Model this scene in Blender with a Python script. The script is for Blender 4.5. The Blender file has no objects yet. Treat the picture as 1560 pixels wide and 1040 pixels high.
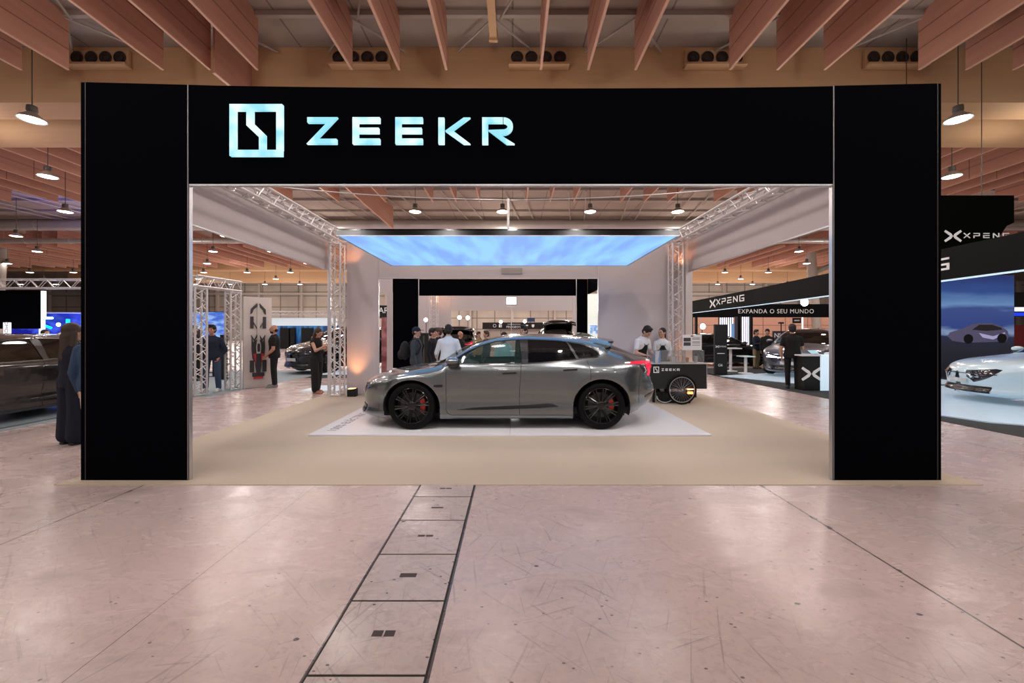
EXPOSURE = 0.0
import bpy, bmesh, math, random
import numpy as np
from mathutils import Vector, Matrix, noise
from mathutils.geometry import delaunay_2d_cdt
random.seed(7)
scene = bpy.context.scene
COL = scene.collection
PI = math.pi
R = math.radians
F = 600.0            # focal length in pixels of the 1560 px wide frame
CX, CY, H = 781.0, 506.0, 1.5

def P(px, py, d):
    return Vector(((px - CX) * d / F, d, H - (py - CY) * d / F))
def X(px, d):
    return (px - CX) * d / F
def Z(py, d):
    return H - (py - CY) * d / F

# ------------------------------------------------------------------ materials
def s2l(c):
    return tuple((v / 12.92 if v <= 0.04045 else ((v + 0.055) / 1.055) ** 2.4) for v in c)
def rgb(r, g, b):
    return s2l((r / 255, g / 255, b / 255))
_m = {}
def mat(name, col, rough=0.6, metal=0.0, emit=None, estr=1.0, vary=0.06, nscale=6.0, bump=0.0, bscale=40.0,
        coat=0.0, trans=0.0, alpha=1.0, spec=0.5, ior=1.45, stretch=None):
    if name in _m:
        return _m[name]
    m = bpy.data.materials.new(name)
    m.use_nodes = True
    nt = m.node_tree
    b = nt.nodes['Principled BSDF']
    b.inputs['Roughness'].default_value = rough
    b.inputs['Metallic'].default_value = metal
    b.inputs['Coat Weight'].default_value = coat
    b.inputs['Coat Roughness'].default_value = 0.04
    b.inputs['Transmission Weight'].default_value = trans
    b.inputs['Alpha'].default_value = alpha
    b.inputs['Specular IOR Level'].default_value = spec
    b.inputs['IOR'].default_value = ior
    tc = nt.nodes.new('ShaderNodeTexCoord')
    src = tc.outputs['Object']
    if stretch:
        mp = nt.nodes.new('ShaderNodeMapping')
        mp.inputs['Scale'].default_value = stretch
        nt.links.new(src, mp.inputs['Vector'])
        src = mp.outputs['Vector']
    if vary > 0:
        n = nt.nodes.new('ShaderNodeTexNoise')
        n.inputs['Scale'].default_value = nscale
        n.inputs['Detail'].default_value = 4
        nt.links.new(src, n.inputs['Vector'])
        mx = nt.nodes.new('ShaderNodeMix')
        mx.data_type = 'RGBA'
        mx.inputs['A'].default_value = (*[max(0, v * (1 - vary)) for v in col], 1)
        mx.inputs['B'].default_value = (*[min(1, v * (1 + vary)) for v in col], 1)
        nt.links.new(n.outputs['Fac'], mx.inputs['Factor'])
        nt.links.new(mx.outputs['Result'], b.inputs['Base Color'])
    else:
        b.inputs['Base Color'].default_value = (*col, 1)
    if bump > 0:
        n2 = nt.nodes.new('ShaderNodeTexNoise')
        n2.inputs['Scale'].default_value = bscale
        n2.inputs['Detail'].default_value = 3
        nt.links.new(src, n2.inputs['Vector'])
        bp = nt.nodes.new('ShaderNodeBump')
        bp.inputs['Strength'].default_value = bump
        bp.inputs['Distance'].default_value = 0.01
        nt.links.new(n2.outputs['Fac'], bp.inputs['Height'])
        nt.links.new(bp.outputs['Normal'], b.inputs['Normal'])
    if emit:
        b.inputs['Emission Color'].default_value = (*emit, 1)
        b.inputs['Emission Strength'].default_value = estr
    _m[name] = m
    return m

# ------------------------------------------------------------------ mesh builder
def frame(p0, p1):
    d = (Vector(p1) - Vector(p0))
    L = d.length
    d = d / L if L > 1e-9 else Vector((0, 0, 1))
    a = Vector((0, 0, 1)) if abs(d.z) < 0.9 else Vector((0, 1, 0))
    u = d.cross(a).normalized()
    v = d.cross(u).normalized()
    return d, u, v, L

class MB:
    def __init__(self):
        self.v, self.f, self.m = [], [], []
        self.M = Matrix.Identity(4)
        self.mi = 0
    def add(self, vs, fs, mi=None):
        o = len(self.v)
        for p in vs:
            self.v.append(self.M @ Vector(p))
        for f in fs:
            self.f.append([i + o for i in f])
            self.m.append(self.mi if mi is None else mi)
        return self
    def box(self, x0, x1, y0, y1, z0, z1, mi=None, Mx=None):
        vs = [Vector(p) for p in ((x0, y0, z0), (x1, y0, z0), (x1, y1, z0), (x0, y1, z0), (x0, y0, z1), (x1, y0, z1), (x1, y1, z1), (x0, y1, z1))]
        if Mx is not None:
            vs = [Mx @ p for p in vs]
        return self.add(vs, [(0, 3, 2, 1), (4, 5, 6, 7), (0, 1, 5, 4), (1, 2, 6, 5), (2, 3, 7, 6), (3, 0, 4, 7)], mi)
    def cyl(self, p0, p1, r0, r1=None, n=10, caps=True, mi=None):
        r1 = r0 if r1 is None else r1
        d, u, v, L = frame(p0, p1)
        p0, p1 = Vector(p0), Vector(p1)
        vs = []
        for p, r in ((p0, r0), (p1, r1)):
            for i in range(n):
                a = 2 * PI * i / n
                vs.append(p + u * math.cos(a) * r + v * math.sin(a) * r)
        fs = [(i, (i + 1) % n, n + (i + 1) % n, n + i) for i in range(n)]
        if caps:
            fs += [tuple(reversed(range(n))), tuple(range(n, 2 * n))]
        return self.add(vs, fs, mi)
    def tube(self, pts, r, n=6, closed=False, mi=None):
        pts = [Vector(p) for p in pts]
        rs = r if isinstance(r, (list, tuple)) else [r] * len(pts)
        N = len(pts)
        vs, fs = [], []
        u = None
        for i, p in enumerate(pts):
            if closed:
                d = pts[(i + 1) % N] - pts[i - 1]
            else:
                d = pts[min(i + 1, N - 1)] - pts[max(i - 1, 0)]
            d.normalize()
            if u is None:
                _, u, _, _ = frame((0, 0, 0), d)
            u = (u - d * u.dot(d)).normalized()
            w = d.cross(u)
            for k in range(n):
                a = 2 * PI * k / n
                vs.append(p + (u * math.cos(a) + w * math.sin(a)) * rs[i])
        for i in range(N if closed else N - 1):
            j = (i + 1) % N
            for k in range(n):
                fs.append((i * n + k, i * n + (k + 1) % n, j * n + (k + 1) % n, j * n + k))
        if not closed:
            fs += [tuple(reversed(range(n))), tuple(range((N - 1) * n, N * n))]
        return self.add(vs, fs, mi)
    def lathe(self, prof, c=(0, 0, 0), axis='z', n=24, mi=None, cap=True):
        c = Vector(c)
        vs, fs = [], []
        for r, h in prof:
            for k in range(n):
                a = 2 * PI * k / n
                p = (r * math.cos(a), r * math.sin(a), h)
                if axis == 'y':
                    p = (p[0], p[2], p[1])
                elif axis == 'x':
                    p = (p[2], p[0], p[1])
                vs.append(c + Vector(p))
        N = len(prof)
        for i in range(N - 1):
            for k in range(n):
                fs.append((i * n + k, i * n + (k + 1) % n, (i + 1) * n + (k + 1) % n, (i + 1) * n + k))
        if cap:
            fs += [tuple(range(n)), tuple(range((N - 1) * n, N * n))]
        return self.add(vs, fs, mi)
    def ell(self, c, r, nu=14, nv=9, mi=None, Mx=None):
        c = Vector(c)
        vs, fs = [], []
        for j in range(1, nv):
            t = PI * j / nv
            for i in range(nu):
                a = 2 * PI * i / nu
                q = Vector((r[0] * math.sin(t) * math.cos(a), r[1] * math.sin(t) * math.sin(a), r[2] * math.cos(t)))
                vs.append(c + (Mx @ q if Mx is not None else q))
        top, bot = Vector((0, 0, r[2])), Vector((0, 0, -r[2]))
        if Mx is not None:
            top, bot = Mx @ top, Mx @ bot
        vs += [c + top, c + bot]
        T, B = len(vs) - 2, len(vs) - 1
        for j in range(nv - 2):
            for i in range(nu):
                fs.append((j * nu + i, (j + 1) * nu + i, (j + 1) * nu + (i + 1) % nu, j * nu + (i + 1) % nu))
        for i in range(nu):
            fs.append((T, i, (i + 1) % nu))
            fs.append((B, (nv - 2) * nu + (i + 1) % nu, (nv - 2) * nu + i))
        return self.add(vs, fs, mi)
    def cap(self, p0, r0, p1, r1, n=10):
        # tapered capsule (closed) used for bodies
        d, u, v, L = frame(p0, p1)
        p0, p1 = Vector(p0), Vector(p1)
        prof = []
        for k in range(1, 4):
            a = PI / 2 * k / 4
            prof.append((p0 - d * r0 * math.cos(a), r0 * math.sin(a)))
        prof.append((p0, r0)); prof.append((p1, r1))
        for k in range(3, 0, -1):
            a = PI / 2 * k / 4
            prof.append((p1 + d * r1 * math.cos(a), r1 * math.sin(a)))
        vs, fs = [], []
        for c, r in prof:
            for i in range(n):
                a = 2 * PI * i / n
                vs.append(c + u * math.cos(a) * r + v * math.sin(a) * r)
        N = len(prof)
        for j in range(N - 1):
            for i in range(n):
                fs.append((j * n + i, j * n + (i + 1) % n, (j + 1) * n + (i + 1) % n, (j + 1) * n + i))
        vs += [p0 - d * r0, p1 + d * r1]
        A, B = len(vs) - 2, len(vs) - 1
        for i in range(n):
            fs.append((A, (i + 1) % n, i))
            fs.append((B, (N - 1) * n + i, (N - 1) * n + (i + 1) % n))
        return self.add(vs, fs)
    def prism(self, poly, y0, y1, mi=None, plane='xz'):
        # extruded 2D polygon; plane 'xz' extrudes along y, 'xy' along z
        poly = [tuple(p) for p in poly]
        area = sum(poly[i][0] * poly[(i + 1) % len(poly)][1] - poly[(i + 1) % len(poly)][0] * poly[i][1] for i in range(len(poly)))
        if area < 0:
            poly = poly[::-1]
        n = len(poly)
        def q(p, t):
            return (p[0], t, p[1]) if plane == 'xz' else (p[0], p[1], t) if plane == 'xy' else (t, p[0], p[1])
        vs = [q(p, y0) for p in poly] + [q(p, y1) for p in poly]
        fs = [tuple(range(n)), tuple(reversed(range(n, 2 * n)))] + [(i, n + i, n + (i + 1) % n, (i + 1) % n) for i in range(n)]
        return self.add(vs, fs, mi)
    def loft(self, rings, cap=True, mi=None):
        n = len(rings[0])
        vs = [p for r in rings for p in r]
        fs = []
        for j in range(len(rings) - 1):
            for i in range(n):
                fs.append((j * n + i, j * n + (i + 1) % n, (j + 1) * n + (i + 1) % n, (j + 1) * n + i))
        if cap:
            fs += [tuple(reversed(range(n))), tuple(range((len(rings) - 1) * n, len(rings) * n))]
        return self.add(vs, fs, mi)
    def mesh(self, name, smooth=0, fix=True):
        me = bpy.data.meshes.new(name)
        me.from_pydata([tuple(p) for p in self.v], [], self.f)
        me.polygons.foreach_set('material_index', self.m)
        if fix:
            bm = bmesh.new(); bm.from_mesh(me)
            bmesh.ops.recalc_face_normals(bm, faces=bm.faces)
            bm.to_mesh(me); bm.free()
        if smooth:
            me.polygons.foreach_set('use_smooth', [True] * len(me.polygons))
            me.set_sharp_from_angle(angle=R(smooth))
        me.update()
        return me
    def build(self, name, mats, parent=None, loc=(0, 0, 0), rz=0, smooth=0, bevel=0, fix=True):
        me = self.mesh(name, smooth, fix)
        for m in (mats if isinstance(mats, (list, tuple)) else [mats]):
            me.materials.append(m)
        o = bpy.data.objects.new(name, me)
        COL.objects.link(o)
        if parent is not None:
            o.parent = parent
        o.location = loc
        o.rotation_euler = (0, 0, rz)
        if bevel:
            md = o.modifiers.new('bevel', 'BEVEL')
            md.width = bevel; md.segments = 2; md.limit_method = 'ANGLE'; md.angle_limit = R(40)
        return o

def tag(o, label, cat, group=None, kind=None):
    o['label'] = label
    if cat: o['category'] = cat
    if group: o['group'] = group
    if kind: o['kind'] = kind
    return o
def plab(o, label):
    o['label'] = label
    return o
def thing(name, label, cat, loc=(0, 0, 0), rz=0, group=None):
    o = bpy.data.objects.new(name, None)
    COL.objects.link(o)
    o.empty_display_size = 0.1
    o.location = loc; o.rotation_euler = (0, 0, rz)
    return tag(o, label, cat, group)
def struct(o):
    o['kind'] = 'structure'
    return o
def dup(root, loc=None, rz=None, label=None):
    r = root.copy(); COL.objects.link(r)
    if loc is not None: r.location = loc
    if rz is not None: r.rotation_euler = (0, 0, rz)
    if label: r['label'] = label
    for ch in root.children:
        c = ch.copy(); COL.objects.link(c); c.parent = r
        for g in ch.children:
            d = g.copy(); COL.objects.link(d); d.parent = c
    return r
ORD = ['first', 'second', 'third', 'fourth', 'fifth', 'sixth', 'seventh', 'eighth', 'ninth', 'tenth', 'eleventh', 'twelfth',
       'thirteenth', 'fourteenth', 'fifteenth', 'sixteenth', 'seventeenth', 'eighteenth', 'nineteenth', 'twentieth']
TENS = {20: 'twenty', 30: 'thirty', 40: 'forty', 50: 'fifty', 60: 'sixty', 70: 'seventy'}
def ordw(i):          # 0 based
    n = i + 1
    if n <= 20: return ORD[i]
    t, u = n // 10 * 10, n % 10
    if u == 0: return TENS[t][:-1] + 'ieth'
    return TENS[t] + '-' + ORD[u - 1]

# ------------------------------------------------------------------ lettering
def text_into(mb, s, size, Mx, extrude=0.004, mi=None, sx=1.0, spacing=1.0, align='CENTER'):
    c = bpy.data.curves.new('lettering', 'FONT')
    c.body = s; c.size = size; c.extrude = extrude; c.align_x = align; c.align_y = 'CENTER'
    c.space_character = spacing; c.resolution_u = 3
    o = bpy.data.objects.new('lettering', c)
    COL.objects.link(o)
    dg = bpy.context.evaluated_depsgraph_get()
    me = bpy.data.meshes.new_from_object(o.evaluated_get(dg))
    vs = [Mx @ Vector((v.co.x * sx, v.co.y, v.co.z)) for v in me.vertices]
    fs = [tuple(p.vertices) for p in me.polygons]
    mb.add(vs, fs, mi)
    bpy.data.objects.remove(o); bpy.data.meshes.remove(me); bpy.data.curves.remove(c)
def facing(loc, rz=0):      # text lies in local x/y -> stands upright facing -Y, then turned by rz
    return Matrix.Translation(loc) @ Matrix.Rotation(rz, 4, 'Z') @ Matrix.Rotation(R(90), 4, 'X')

def bar(mb, p, q, t, y0, y1, mi=None):     # straight stroke in xz plane with square ends
    p, q = Vector(p), Vector(q)
    d = (q - p).normalized(); n = Vector((-d.y, d.x)) * t / 2
    mb.prism([p + n, q + n, q - n, p - n], y0, y1, mi)
WIDE = {   # strokes on a unit box (w=1.15,h=1)
    'X': [[(0, 0), (1.1, 1)], [(0, 1), (1.1, 0)]],
    'P': [[(0.07, 0), (0.07, 0.55)], [(0, 0.93), (1.0, 0.93)], [(0, 0.45), (1.0, 0.45)], [(1.03, 1.0), (1.03, 0.4)]],
    'E': [[(0, 0.93), (1.1, 0.93)], [(0, 0.5), (1.1, 0.5)], [(0, 0.07), (1.1, 0.07)], [(0.07, 0), (0.07, 0.55)]],
    'N': [[(0.07, 0), (0.07, 1)], [(0.07, 0.95), (1.03, 0.05)], [(1.03, 0), (1.03, 1)]],
    'G': [[(0.07, 0), (0.07, 1)], [(0, 0.93), (1.1, 0.93)], [(0, 0.07), (1.1, 0.07)], [(1.03, 0), (1.03, 0.5)], [(0.5, 0.47), (1.1, 0.47)]],
}
def wide_word(mb, word, h, Mx, t=0.15, gap=1.6, depth=0.02):
    old = mb.M
    mb.M = old @ Mx @ Matrix.Scale(1, 4)
    x = 0
    for ch in word:
        for (a, b) in WIDE[ch]:
            bar(mb, ((a[0] + x) * h, a[1] * h), ((b[0] + x) * h, b[1] * h), t * h, -depth, 0)
        x += gap
    mb.M = old
def winged_x(mb, h, Mx, depth=0.02):
    # emblem of four tapering wings meeting in the middle
    old = mb.M
    mb.M = old @ Mx
    for sx in (-1, 1):
        for sz in (-1, 1):
            pts = [(0.02 * sx, 0.0 * sz), (0.14 * sx, 0.20 * sz), (0.62 * sx, 0.5 * sz), (0.72 * sx, 0.36 * sz), (0.24 * sx, 0.0 * sz)]
            mb.prism([(a * h, b * h) for a, b in pts], -depth, 0)
    mb.M = old

def interp(pts, x):
    xs = [p[0] for p in pts]; ys = [p[1] for p in pts]
    if x <= xs[0]: return ys[0]
    if x >= xs[-1]: return ys[-1]
    import bisect
    i = bisect.bisect_right(xs, x) - 1
    h = xs[i + 1] - xs[i]
    t = (x - xs[i]) / h
    def slope(k):
        if k <= 0: return (ys[1] - ys[0]) / (xs[1] - xs[0])
        if k >= len(xs) - 1: return (ys[-1] - ys[-2]) / (xs[-1] - xs[-2])
        a = (ys[k] - ys[k - 1]) / (xs[k] - xs[k - 1]); b = (ys[k + 1] - ys[k]) / (xs[k + 1] - xs[k])
        if a * b <= 0: return 0.0
        return 2 * a * b / (a + b)
    m0, m1 = slope(i), slope(i + 1)
    return ((2 * t**3 - 3 * t**2 + 1) * ys[i] + (t**3 - 2 * t**2 + t) * h * m0 + (-2 * t**3 + 3 * t**2) * ys[i + 1] + (t**3 - t**2) * h * m1)
def inpoly(x, y, poly):
    c = False
    j = len(poly) - 1
    for i in range(len(poly)):
        xi, yi = poly[i]; xj, yj = poly[j]
        if (yi > y) != (yj > y) and x < (xj - xi) * (y - yi) / (yj - yi) + xi:
            c = not c
        j = i
    return c
# ------------------------------------------------------------------ palette
M_black_fabric = mat('black_fabric', (0.0012, 0.0012, 0.0025), rough=0.95, bump=0.1, bscale=200, spec=0.03)
M_black = mat('black_paint', (0.005, 0.005, 0.006), rough=0.5)
M_black_gloss = mat('black_gloss', (0.006, 0.006, 0.007), rough=0.12, coat=0.5)
M_silver = mat('brushed_aluminium', (0.62, 0.62, 0.64), rough=0.32, metal=0.9)
M_alu_white = mat('pale_aluminium', (0.72, 0.70, 0.71), rough=0.35, metal=0.55)
M_fabric = mat('white_stretched_fabric', (0.52, 0.465, 0.48), rough=0.9, bump=0.05, bscale=150, vary=0.03, nscale=1.5)
M_white = mat('white_paint', (0.78, 0.78, 0.80), rough=0.45)
M_white_gloss = mat('white_gloss_board', (0.80, 0.80, 0.84), rough=0.16, vary=0.02)
M_carpet = mat('beige_carpet', (0.53, 0.435, 0.345), rough=0.95, bump=0.4, bscale=300, vary=0.06, nscale=1.2)
M_dark_carpet = mat('dark_grey_carpet', (0.035, 0.04, 0.045), rough=0.95, bump=0.3, bscale=300)
M_timber = mat('reddish_timber', (0.50, 0.255, 0.185), rough=0.75, vary=0.16, nscale=1.2, stretch=(8, 0.5, 5))
M_timber_edge = mat('timber_edge', (0.72, 0.45, 0.33), rough=0.7)
M_timber_seam = mat('timber_seam', (0.22, 0.10, 0.075), rough=0.8)
M_ply = mat('beige_ply', (0.62, 0.40, 0.225), rough=0.7, vary=0.10, nscale=1.0, stretch=(0.4, 6, 6))
M_roof_metal = mat('roof_steel', (0.42, 0.37, 0.33), rough=0.6)
M_duct = mat('duct_metal', (0.62, 0.60, 0.58), rough=0.35, metal=0.5)
M_hole = mat('fan_dark', (0.05, 0.035, 0.03), rough=0.6)
M_lamp_body = mat('lamp_housing', (0.10, 0.09, 0.085), rough=0.5, metal=0.3)
M_lamp_shade = mat('lamp_shade_metal', (0.6, 0.56, 0.52), rough=0.35, metal=0.6)
M_lamp_on = mat('lamp_glow', (1, 1, 1), emit=(1.0, 0.96, 0.92), estr=14, vary=0)
M_steel_dark = mat('dark_steel', (0.10, 0.09, 0.085), rough=0.5, metal=0.6)
M_skin = mat('skin', (0.55, 0.31, 0.22), rough=0.55, vary=0.05)
M_skin_red = mat('skin_ruddy', (0.50, 0.25, 0.18), rough=0.55, vary=0.05)
M_hair_dark = mat('hair_dark', (0.012, 0.009, 0.008), rough=0.55, bump=0.5, bscale=120)
M_hair_brown = mat('hair_brown', (0.045, 0.026, 0.018), rough=0.5, bump=0.5, bscale=120)
M_eye = mat('eye_dark', (0.02, 0.015, 0.012), rough=0.2)
M_lip = mat('lips', (0.42, 0.15, 0.12), rough=0.5)
def cloth(name, col, rough=0.9):
    return mat('cloth_' + name, col, rough=rough, bump=0.25, bscale=60, vary=0.12, nscale=14)
M_rubber = mat('tyre_rubber', (0.003, 0.003, 0.0035), spec=0.15, rough=0.6, bump=0.1, bscale=90)
M_rim_black = mat('black_alloy', (0.005, 0.005, 0.006), rough=0.2, metal=0.1, coat=0.35)
M_disc = mat('brake_disc', (0.10, 0.10, 0.11), rough=0.35, metal=0.9)
M_red = mat('caliper_red', (0.55, 0.035, 0.015), rough=0.35, coat=0.5)
M_taillight = mat('red_tail_light', (0.5, 0.01, 0.03), rough=0.2, emit=(1.0, 0.02, 0.08), estr=0.55)
M_trim = mat('black_trim', (0.010, 0.010, 0.012), rough=0.25, coat=0.4)
M_seam = mat('panel_gap', (0.004, 0.004, 0.005), rough=0.9)
M_interior = mat('car_interior', (0.02, 0.02, 0.022), rough=0.8)
M_light_white = mat('led_white', (1, 1, 1), emit=(0.93, 0.96, 1.0), estr=6, vary=0)
M_headlamp = mat('headlamp_on', (1, 1, 1), emit=(0.9, 0.95, 1.0), estr=9, vary=0)
M_lens = mat('lamp_lens_dark', (0.02, 0.02, 0.03), rough=0.08, coat=1.0)
M_plate = mat('number_plate', (0.55, 0.56, 0.56), rough=0.4)
M_print_white = mat('white_lettering', (0.80, 0.80, 0.80), rough=0.5, emit=(0.8, 0.8, 0.82), estr=0.12, vary=0)

def glass(name, col, alpha):
    m = mat(name, col, rough=0.03, vary=0, alpha=1.0, spec=0.6, coat=0.3)
    nt = m.node_tree
    b = nt.nodes['Principled BSDF']
    out = [n for n in nt.nodes if n.type == 'OUTPUT_MATERIAL'][0]
    tr = nt.nodes.new('ShaderNodeBsdfTransparent')
    tr.inputs['Color'].default_value = (*[min(1, 0.82 + v) for v in col], 1)
    mx = nt.nodes.new('ShaderNodeMixShader')
    mx.inputs['Fac'].default_value = alpha
    nt.links.new(tr.outputs[0], mx.inputs[1]); nt.links.new(b.outputs[0], mx.inputs[2])
    nt.links.new(mx.outputs[0], out.inputs['Surface'])
    return m
M_glass_front = glass('tinted_clear_glass', (0.03, 0.06, 0.055), 0.30)
M_glass_dark = glass('privacy_glass', (0.004, 0.004, 0.005), 0.93)
M_glass_show = glass('display_glass', (0.35, 0.36, 0.36), 0.16)

def paint(name, col, metal=0.65, rough=0.3):
    m = mat('paint_' + name, col, rough=rough, metal=metal, coat=1.0, vary=0.0)
    nt = m.node_tree; b = nt.nodes['Principled BSDF']
    tc = nt.nodes['Texture Coordinate'] if 'Texture Coordinate' in nt.nodes else nt.nodes.new('ShaderNodeTexCoord')
    n = nt.nodes.new('ShaderNodeTexNoise'); n.inputs['Scale'].default_value = 900
    nt.links.new(tc.outputs['Object'], n.inputs['Vector'])
    r = nt.nodes.new('ShaderNodeMapRange'); r.inputs['To Min'].default_value = rough * 0.85; r.inputs['To Max'].default_value = rough * 1.15
    nt.links.new(n.outputs['Fac'], r.inputs['Value']); nt.links.new(r.outputs[0], b.inputs['Roughness'])
    b.inputs['Base Color'].default_value = (*col, 1)
    return m

def N(nt, t, **kw):
    n = nt.nodes.new(t)
    for k, v in kw.items():
        setattr(n, k, v)
    return n
def math_node(nt, op, a, b=None, clamp=False):
    n = nt.nodes.new('ShaderNodeMath'); n.operation = op; n.use_clamp = clamp
    for i, x in enumerate((a, b)):
        if x is None: continue
        if isinstance(x, (int, float)): n.inputs[i].default_value = x
        else: nt.links.new(x, n.inputs[i])
    return n.outputs[0]
def mix_col(nt, fac, a, b):
    n = nt.nodes.new('ShaderNodeMix'); n.data_type = 'RGBA'
    if isinstance(fac, (int, float)): n.inputs['Factor'].default_value = fac
    else: nt.links.new(fac, n.inputs['Factor'])
    for k, x in (('A', a), ('B', b)):
        if isinstance(x, tuple): n.inputs[k].default_value = (*x, 1)
        else: nt.links.new(x, n.inputs[k])
    return n.outputs['Result']
def noise_tex(nt, vec, scale, detail=3, rough=0.5, dist=0.0, smap=None):
    if smap:
        mp = nt.nodes.new('ShaderNodeMapping'); mp.inputs['Scale'].default_value = smap[:3]
        if len(smap) > 3:
            mp.vector_type = 'TEXTURE'
            mp.inputs['Scale'].default_value = (1 / smap[0], 1 / smap[1], 1 / smap[2]); mp.inputs['Rotation'].default_value = (0, 0, smap[3])
        nt.links.new(vec, mp.inputs['Vector']); vec = mp.outputs['Vector']
    n = nt.nodes.new('ShaderNodeTexNoise'); n.inputs['Scale'].default_value = scale
    n.inputs['Detail'].default_value = detail; n.inputs['Roughness'].default_value = rough; n.inputs['Distortion'].default_value = dist
    nt.links.new(vec, n.inputs['Vector'])
    return n.outputs['Fac']
def ramp(nt, v, lo, hi, a=0.0, b=1.0):
    n = nt.nodes.new('ShaderNodeMapRange'); n.clamp = True
    n.inputs['From Min'].default_value = lo; n.inputs['From Max'].default_value = hi
    n.inputs['To Min'].default_value = a; n.inputs['To Max'].default_value = b
    nt.links.new(v, n.inputs['Value'])
    return n.outputs[0]

def floor_material(name, base, base2, joints=True, wear=1.0):
    m = bpy.data.materials.new(name); m.use_nodes = True
    nt = m.node_tree; b = nt.nodes['Principled BSDF']
    g = nt.nodes.new('ShaderNodeNewGeometry'); pos = g.outputs['Position']
    sep = nt.nodes.new('ShaderNodeSeparateXYZ'); nt.links.new(pos, sep.inputs[0])
    x = sep.outputs['X']; y = sep.outputs['Y']
    big = noise_tex(nt, pos, 0.55, 4)
    col = mix_col(nt, ramp(nt, big, 0.35, 0.65), base, base2)
    # smoky scuffs
    sc = noise_tex(nt, pos, 1.6, 6, 0.65, 0.6, (1, 2.2, 1))
    col = mix_col(nt, ramp(nt, sc, 0.56, 0.75, 0, 0.5 * wear), col, tuple(v * 0.42 for v in base))
    fine = noise_tex(nt, pos, 22, 4, 0.7)
    col = mix_col(nt, ramp(nt, fine, 0.48, 0.72, 0, 0.38 * wear), col, tuple(v * 0.55 for v in base))
    # scratches: very stretched noise in three directions
    for rot, s, th in ((0.35, 16, 0.68), (1.15, 15, 0.665), (-0.75, 14, 0.67), (1.75, 17, 0.67), (2.5, 13, 0.68)):
        ns = noise_tex(nt, pos, s, 2, 0.5, 0.25, (0.10, 3.0, 1, rot))
        col = mix_col(nt, math_node(nt, 'MULTIPLY', ramp(nt, ns, th - 0.01, th + 0.03, 0, 0.50 * wear), ramp(nt, big, 0.38, 0.6, 0.15, 1.0)), col, tuple(v * 0.30 for v in base))
    # dark chips
    vo = nt.nodes.new('ShaderNodeTexVoronoi'); vo.inputs['Scale'].default_value = 4.2; vo.inputs['Randomness'].default_value = 1
    mp = nt.nodes.new('ShaderNodeMapping'); mp.inputs['Scale'].default_value = (0.9, 1.5, 1); mp.inputs['Rotation'].default_value = (0, 0, 0.5)
    nt.links.new(pos, mp.inputs['Vector']); nt.links.new(mp.outputs[0], vo.inputs['Vector'])
    wob = noise_tex(nt, pos, 60, 3)
    dd = math_node(nt, 'ADD', vo.outputs['Distance'], math_node(nt, 'MULTIPLY', wob, 0.07))
    chip = ramp(nt, dd, 0.092, 0.100, 1, 0)
    sepc = nt.nodes.new('ShaderNodeSeparateColor'); nt.links.new(vo.outputs['Color'], sepc.inputs[0])
    chip = math_node(nt, 'MULTIPLY', chip, ramp(nt, sepc.outputs[0], 0.45, 0.46))
    vo2 = nt.nodes.new('ShaderNodeTexVoronoi'); vo2.inputs['Scale'].default_value = 13.0
    nt.links.new(mp.outputs[0], vo2.inputs['Vector'])
    d2 = math_node(nt, 'ADD', vo2.outputs['Distance'], math_node(nt, 'MULTIPLY', wob, 0.1))
    sep2 = nt.nodes.new('ShaderNodeSeparateColor'); nt.links.new(vo2.outputs['Color'], sep2.inputs[0])
    chip2 = math_node(nt, 'MULTIPLY', ramp(nt, d2, 0.15, 0.165, 1, 0), ramp(nt, sep2.outputs[1], 0.60, 0.61))
    dark = (0.035, 0.028, 0.028)
    col = mix_col(nt, math_node(nt, 'MULTIPLY', chip, 0.85 * wear), col, dark)
    col = mix_col(nt, math_node(nt, 'MULTIPLY', chip2, 0.7 * wear), col, dark)
    if joints:
        w1 = noise_tex(nt, pos, 4.0, 5, 0.7)
        for x0, amp, w in ((2.43, 0.03, 0.007), (-3.62, 0.03, 0.006), (-1.93, 0.008, 0.002), (6.2, 0.03, 0.006), (-7.4, 0.03, 0.006), (-0.905, 0.004, 0.010), (-0.372, 0.004, 0.012)):
            dx = math_node(nt, 'ABSOLUTE', math_node(nt, 'SUBTRACT', x, x0))
            ww = ramp(nt, w1, 0.58, 0.72, w, w + amp)
            ln = math_node(nt, 'LESS_THAN', dx, ww)
            col = mix_col(nt, math_node(nt, 'MULTIPLY', ln, 0.9), col, dark)
    nt.links.new(col, b.inputs['Base Color'])
    rg = ramp(nt, sc, 0.3, 0.75, 0.19, 0.37)
    nt.links.new(rg, b.inputs['Roughness'])
    b.inputs['Specular IOR Level'].default_value = 0.45
    bp = nt.nodes.new('ShaderNodeBump'); bp.inputs['Strength'].default_value = 0.22; bp.inputs['Distance'].default_value = 0.01
    hn = noise_tex(nt, pos, 9, 4, 0.6)
    nt.links.new(hn, bp.inputs['Height']); nt.links.new(bp.outputs[0], b.inputs['Normal'])
    return m
M_floor = floor_material('painted_concrete', (0.56, 0.43, 0.415), (0.50, 0.395, 0.375))
M_plate_floor = floor_material('painted_cover_plate', (0.54, 0.42, 0.40), (0.42, 0.365, 0.335), joints=False, wear=1.25)

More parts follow.
